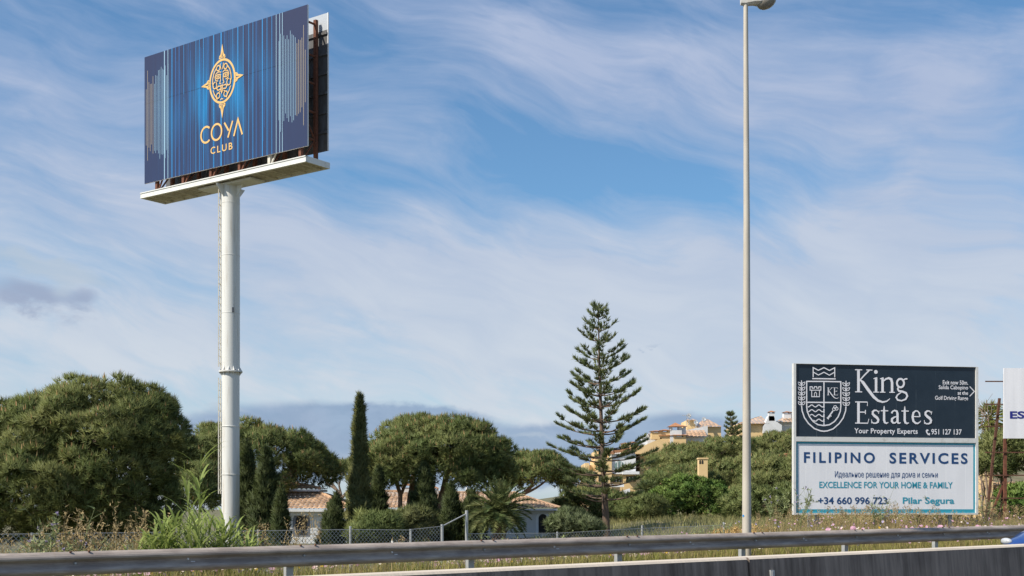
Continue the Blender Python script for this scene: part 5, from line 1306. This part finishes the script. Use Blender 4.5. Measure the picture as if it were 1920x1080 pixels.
def meadow():
    P = patchy(scatter(80000, 0, 62, 17.6, 23.5)); V = [grassblades(P, .42, .016)]; mi = [np.zeros(len(P), int)]
    P2 = scatter(14000, 0, 62, 17.6, 24); V.append(grassblades(P2, .5, .012, .3)); mi.append(np.ones(len(P2), int))
    V = np.concatenate(V); tag(trimesh('meadow_grass', V, [M['grass'], M['straw']], np.concatenate(mi)), kind='stuff')
    P = patchy(scatter(90000, 20, 75, 22, 33)); P3 = patchy(scatter(52000, 20, 70, 22, 31), 2.); V = np.concatenate([grassblades(P, .42, .02, .3), grassblades(P3, .55, .014, .25)])
    tag(trimesh('meadow_grass', V, [M['grass_bank'], M['straw']], np.concatenate([np.zeros(len(P), int), np.ones(len(P3), int)])), kind='stuff')
    P = scatter(60000, -5, 90, 23, 70); P = P[P[:, 0] > 1.2]; tag(trimesh('meadow_grass', grassblades(P, .5, .03, .4), [M['grass_bank']]), kind='stuff')
    # flower heads
    def heads(P, hgt, r, mats_, probs, name):
        n = len(P); c = P + np.stack([R.normal(size=n) * .05, R.normal(size=n) * .05, hgt * R.uniform(.6, 1.15, n)], -1); k = 7
        a = np.tile(np.linspace(0, 2 * math.pi, k, endpoint=False), n) + np.repeat(R.uniform(0, 6, n), k)
        nv = nrm(R.normal(size=(n, 3)) * .5 + np.array([.2, -.5, .7])); e1 = nrm(np.cross(nv, R.normal(size=(n, 3)))); e2 = np.cross(nv, e1)
        rr = r * R.uniform(.6, 1.25, n); E1, E2, C, RR, NV = (np.repeat(q, k, 0) for q in (e1, e2, c, rr, nv))
        def pt(ang, f, up): return C + (E1.T * np.cos(ang) + E2.T * np.sin(ang)).T * (RR * f)[:, None] + NV * (RR * up)[:, None]
        Vv = np.stack([C, pt(a - .42, 1, .25), pt(a + .42, 1, .25)], 1).reshape(-1, 3)
        mi = np.repeat(R.choice(len(mats_), n, p=probs), k)
        tag(trimesh(name, Vv, mats_, mi), kind='stuff')
    heads(patchy(scatter(9500, 0, 62, 17.7, 21), 1.), .44, .034, [M['petal_pink'], M['petal_white'], M['petal_yellow']], [.42, .5, .08], 'wildflowers')
    heads(patchy(scatter(1500, 20, 75, 22, 31), 4.), .5, .034, [M['petal_pink'], M['petal_white'], M['petal_lilac']], [.6, .12, .28], 'wildflowers')
    # larger pink clusters
    heads(scatter(520, 0, 60, 17.7, 21), .47, .06, [M['petal_pink']], [1.0], 'wildflowers')
meadow()

def dry_grass(px0, px1, d, n, h0, h1, name='dry_grass', m='straw', seed=0):
    """tall oat stalks with nodding seed heads"""
    t0, t1 = sorted((t_at(px0, d), t_at(px1, d))); V = []
    for i in range(n):
        t = R.uniform(t0, t1); dd = d + R.uniform(-1., 1.); p = road(t, dd); p[2] = float(ground(p[0], p[1])); H = R.uniform(h0, h1); lean = R.normal(size=2) * .14
        q = [p + np.array([lean[0] * s * s * H, lean[1] * s * s * H, H * s]) for s in np.linspace(0, 1, 5)]
        for a, b in zip(q[:-1], q[1:]): V.append(blades(np.array([a]), np.array([unit(b - a)]), np.array([np.linalg.norm(b - a) * 1.15]), np.array([.010])))
        m_ = 26; s = R.uniform(.66, 1.02, m_); base = np.stack([np.interp(s, np.linspace(0, 1, 5), [k_[j] for k_ in q]) for j in range(3)], -1) + R.normal(size=(m_, 3)) * .035
        V.append(blades(base, nrm(R.normal(size=(m_, 3)) * .5 + (lean[0], lean[1], .1 + R.uniform(-.5, .6))), R.uniform(.05, .10, m_), np.full(m_, .022)))
        m_ = 5; V.append(blades(p + R.normal(size=(m_, 3)) * (.04, .04, 0), nrm(R.normal(size=(m_, 3)) * .35 + (0, 0, 1)), R.uniform(.3, .6, m_) * H, np.full(m_, .014)))
    tag(trimesh(name, np.concatenate(V), [M[m]]), kind='stuff')
dry_grass(70, 300, 22.5, 120, .9, 1.6)
dry_grass(-40, 330, 23.5, 90, .8, 1.25, 'dry_grass', 'weedstem')
dry_grass(640, 1050, 24.6, 70, .8, 1.2, 'dry_grass', 'weedstem')
dry_grass(470, 590, 23.0, 26, .9, 1.7)
dry_grass(-40, 90, 22.5, 35, .7, 1.2)
dry_grass(1560, 1840, 25.5, 190, .5, 1.0)
dry_grass(1420, 1560, 27.0, 50, .5, .95)
dry_grass(1840, 1960, 27.5, 60, .5, 1.0)
dry_grass(1345, 1400, 24.0, 70, .5, .75, 'dry_grass', 'straw_gold')
dry_grass(600, 1060, 23.5, 60, .7, 1.1)
dry_grass(1060, 1360, 25.5, 90, .5, .95, 'dry_grass', 'weedstem')

def weed(px, d, h, label, seed, n=9, grp='tall weeds by the guard rail'):
    rs = np.random.default_rng(seed); p = road(t_at(px, d), d); p[2] = float(ground(p[0], p[1])); mb = MB(); tips = []
    for i in range(n):
        a = rs.uniform(0, 6.28); L = h * rs.uniform(.6, 1); q1 = p + np.array([math.cos(a) * .12 * h, math.sin(a) * .12 * h, L * .5]); q2 = q1 + np.array([math.cos(a) * .16 * h, math.sin(a) * .16 * h, L * .5]) + rs.normal(size=3) * .06
        mb.tube([p, q1, q2], [.011, .008, .004], 5, cap=False); tips.append(q2)
        for _ in range(4):
            f = rs.uniform(.3, .95); s = q1 * (1 - f) + q2 * f; e_ = s + rs.normal(size=3) * .14 + (0, 0, .12); mb.tube([s, e_], [.005, .003], 4, cap=False); tips.append(e_)
    root = thing('weed_plant', p, label, 'weed', grp); mb.build('stems', M['weedstem'], root)
    pos = np.concatenate([np.array([v for v in mb.v])[rs.integers(0, len(mb.v), 260)]]); trimesh('leaves', blades(pos, nrm(rs.normal(size=pos.shape) + (0, 0, .3)), rs.uniform(.06, .16, len(pos)), np.full(len(pos), .03)), [M['weedstem']], None, root)
    for q in tips[:7]: trimesh('flower_head', blades(np.tile(q, (12, 1)), nrm(rs.normal(size=(12, 3)) + (0, 0, .7)), np.full(12, .05), np.full(12, .03)), [M['petal_lilac']], None, root)
for i, (px, d, h, lab) in enumerate([(125, 22, 1.65, 'tall branching thistle with lilac heads left of the reeds'), (88, 21.5, 1.1, 'low spreading weed at the far left above the guard rail'), (165, 22.2, 1.15, 'bushy weed between the thistle and the dry oats'),
                                     (1030, 24, 1.25, 'leafy weed right of the villa corner above the rail'), (1720, 26, 1.35, 'thin seedy weed overlapping the turquoise name on the sign'), (1790, 26.2, 1.5, 'branching weed at the right corner of the white sign'), (1650, 25.5, 1.1, 'pale weed in front of the lower edge of the white sign'),
                                     (1495, 27, 1.55, 'grey weed at the left corner of the white sign'), (1455, 27, 1.35, 'scraggly weed between lamp post and white sign'), (1850, 28, 1.3, 'weed before the rusty frame legs at the right')]):
    weed(px, d, h, lab, 40 + i)

def reeds():
    root_p = road(t_at(360, 22.2), 22.2); root_p[2] = float(ground(root_p[0], root_p[1]))
    def culm(p, H, mb, arch, nl, wl):
        lean = R.normal(size=2) * .07; q = [p + np.array([lean[0] * s * H, lean[1] * s * H, H * s]) for s in np.linspace(0, 1, 6)]
        mb.tube(q, list(np.linspace(.013, .004, 6)), 5, cap=False)
        for i in range(nl):
            f = .12 + .88 * i / nl; b = q[0] + (q[-1] - q[0]) * f; a = i * 2.6 + R.uniform(-.6, .6); L = wl * R.uniform(.9, 1.6) * (1 - .25 * f); d = unit((math.cos(a) * .5, math.sin(a) * .5, 1.0)); pts = [b]
            for s in range(7): d = unit(d + np.array([math.cos(a) * .08, math.sin(a) * .08, -arch * R.uniform(.6, 1.3) * (.3 + s * .14)])); pts.append(pts[-1] + d * L / 7)
            side = unit(np.cross(d, (0, 0, 1)) + 1e-4); W = [.012, .019, .021, .020, .017, .012, .007, .001]; vs = []
            for k_, pp in enumerate(pts): vs += [pp - side * W[k_], pp + side * W[k_]]
            mb.add(vs, [(2 * k_, 2 * k_ + 1, 2 * k_ + 3, 2 * k_ + 2) for k_ in range(7)], 0, True)
    specs = [('reed_clump', 372, 20.8, 3, (2.05, 2.4), 'tallest green reed with arching ribbon leaves rising above its clump'), ('reed_clump', 285, 21.6, 15, (.75, 1.2), 'light green reed clump at the left end, next to the dry oats'),
             ('reed_clump', 335, 21.4, 20, (.95, 1.4), 'dense green reed clump around the tallest stem'), ('reed_clump', 405, 21.4, 22, (.95, 1.4), 'thick reed clump hiding the foot of the billboard column'), ('reed_clump', 455, 21.8, 12, (.9, 1.35), 'pale reed clump right of the billboard column foot')]
    for nm, px, d, n, hh, lab in specs:
        mb = MB(); p0 = road(t_at(px, d), d); p0[2] = float(ground(p0[0], p0[1]))
        for i in range(n):
            p = p0 + DIR * R.normal() * (.16 if n > 5 else .08) + NRM * R.normal() * .22; p[2] = float(ground(p[0], p[1])); culm(p, R.uniform(*hh), mb, .20, 9 if n > 5 else 13, .62 if n > 5 else .75)
        tag(mb.build(nm, M['reed'], None, p0), lab, 'reeds', 'giant reeds behind the guard rail')
reeds()

# ------------------------------------------------------------------ blue car in the far carriageway
def car():
    d = 11.4; tf = t_at(1877, d + .62); nose = road(tf, d); root = thing('car', road(tf + 2.1, d, .012), 'blue car with clear headlight passing behind the barrier at the right edge', 'car')
    def P(x, w, z): return road(tf + x, d + w, z)
    st = [(0, .52, .30, .50), (.04, .64, .24, .565), (.14, .74, .20, .615), (.32, .80, .18, .66), (.6, .84, .18, .75), (.95, .86, .18, .84), (1.35, .87, .18, .91), (1.8, .88, .18, .93), (2.6, .88, .18, .92), (3.4, .87, .18, .93), (4.0, .83, .22, .92), (4.2, .72, .3, .80)]
    vs = []; n = 14
    for x, hw, lo, hi in st:
        for i in range(n):
            a = -math.pi / 2 + 2 * math.pi * (i + .5) / n; cx = math.copysign(abs(math.cos(a)) ** .45, math.cos(a)); sz = math.copysign(abs(math.sin(a)) ** .6, math.sin(a)); hi2 = hi - .05 * abs(cx) ** 3
            vs.append(P(x, hw * cx * (.93 if sz > .6 else 1), (lo + hi2) / 2 + (hi2 - lo) / 2 * sz))
    mb = MB(); fs = [(i * n + j, i * n + (j + 1) % n, (i + 1) * n + (j + 1) % n, (i + 1) * n + j) for i in range(len(st) - 1) for j in range(n)] + [tuple(range(n)), tuple(range((len(st) - 1) * n, len(st) * n))[::-1]]
    mb.add(vs, fs, 0, True); mb.build('body', M['car_blue'], root)
    cab = [(1.25, .74, .845, .86), (1.95, .66, .88, 1.30), (2.3, .62, .9, 1.40), (3.1, .62, .9, 1.41), (3.6, .64, .9, 1.28), (4.02, .68, .88, .90)]
    vs = []
    for x, hw, lo, hi in cab: vs += [P(x, -hw - .1 * (hi > 1.2), lo), P(x, -hw, hi - .03), P(x, -hw * .8, hi), P(x, hw * .8, hi), P(x, hw, hi - .03), P(x, hw + .1 * (hi > 1.2), lo)]
    mb = MB(); mb.add(vs, [(i * 6 + j, i * 6 + j + 1, (i + 1) * 6 + j + 1, (i + 1) * 6 + j) for i in range(5) for j in range(5)]); mb.build('windows', M['glass_dark'], root)
    mb = MB(); rf = cab[1:5]; vs = []
    for x, hw, lo, hi in rf: vs += [P(x, -hw * .84, hi + .004), P(x, -hw * .4, hi + .018), P(x, hw * .4, hi + .018), P(x, hw * .84, hi + .004)]
    mb.add(vs, [(i * 4 + j, i * 4 + j + 1, (i + 1) * 4 + j + 1, (i + 1) * 4 + j) for i in range(3) for j in range(3)], 0, True); mb.build('roof', M['car_blue'], root)
    for s in (-1, 1):
        mb = MB(); c = P(.10, s * .58, .545); mb.lathe((0, 0, 0), [(.0, .10), (.6, .085), (.9, .045), (1.0, 0), (.9, -.05), (0, -.09)], 14)
        ax = -DIR * .80 - NRM * (-s) * .35 + np.array([0, 0, .42]); ax = unit(ax); e1 = unit(np.cross(ax, (0, 0, 1))); e2 = np.cross(e1, ax)
        mb.v = [tuple(c + e1 * v[0] * .13 + e2 * v[1] * .06 + ax * v[2] * .7) for v in mb.v]; mb.build('headlight', M['head_glass'], root)
        mb = MB(); c = P(1.6, s * 1.0, .98); mb.box(c, DIR * .05, NRM * .09, (0, 0, .065)); mb.box(c - NRM * s * .11 - (0, 0, .04), DIR * .02, NRM * .05, (0, 0, .02)); mb.build('mirror', M['car_blue'], root)
        for x in (.8, 3.3):
            w = MB(); c = P(x, s * .80, .30); a0 = NRM * .1 * s
            w.tube([c - a0, c + a0], .30, 22); wh = w.build('tyre', M['rubber'], root); w = MB(); w.tube([c + a0 * 1.01, c + a0 * 1.08], [.2, .17], 14); w.build('rim', M['alloy'], wh)
car()
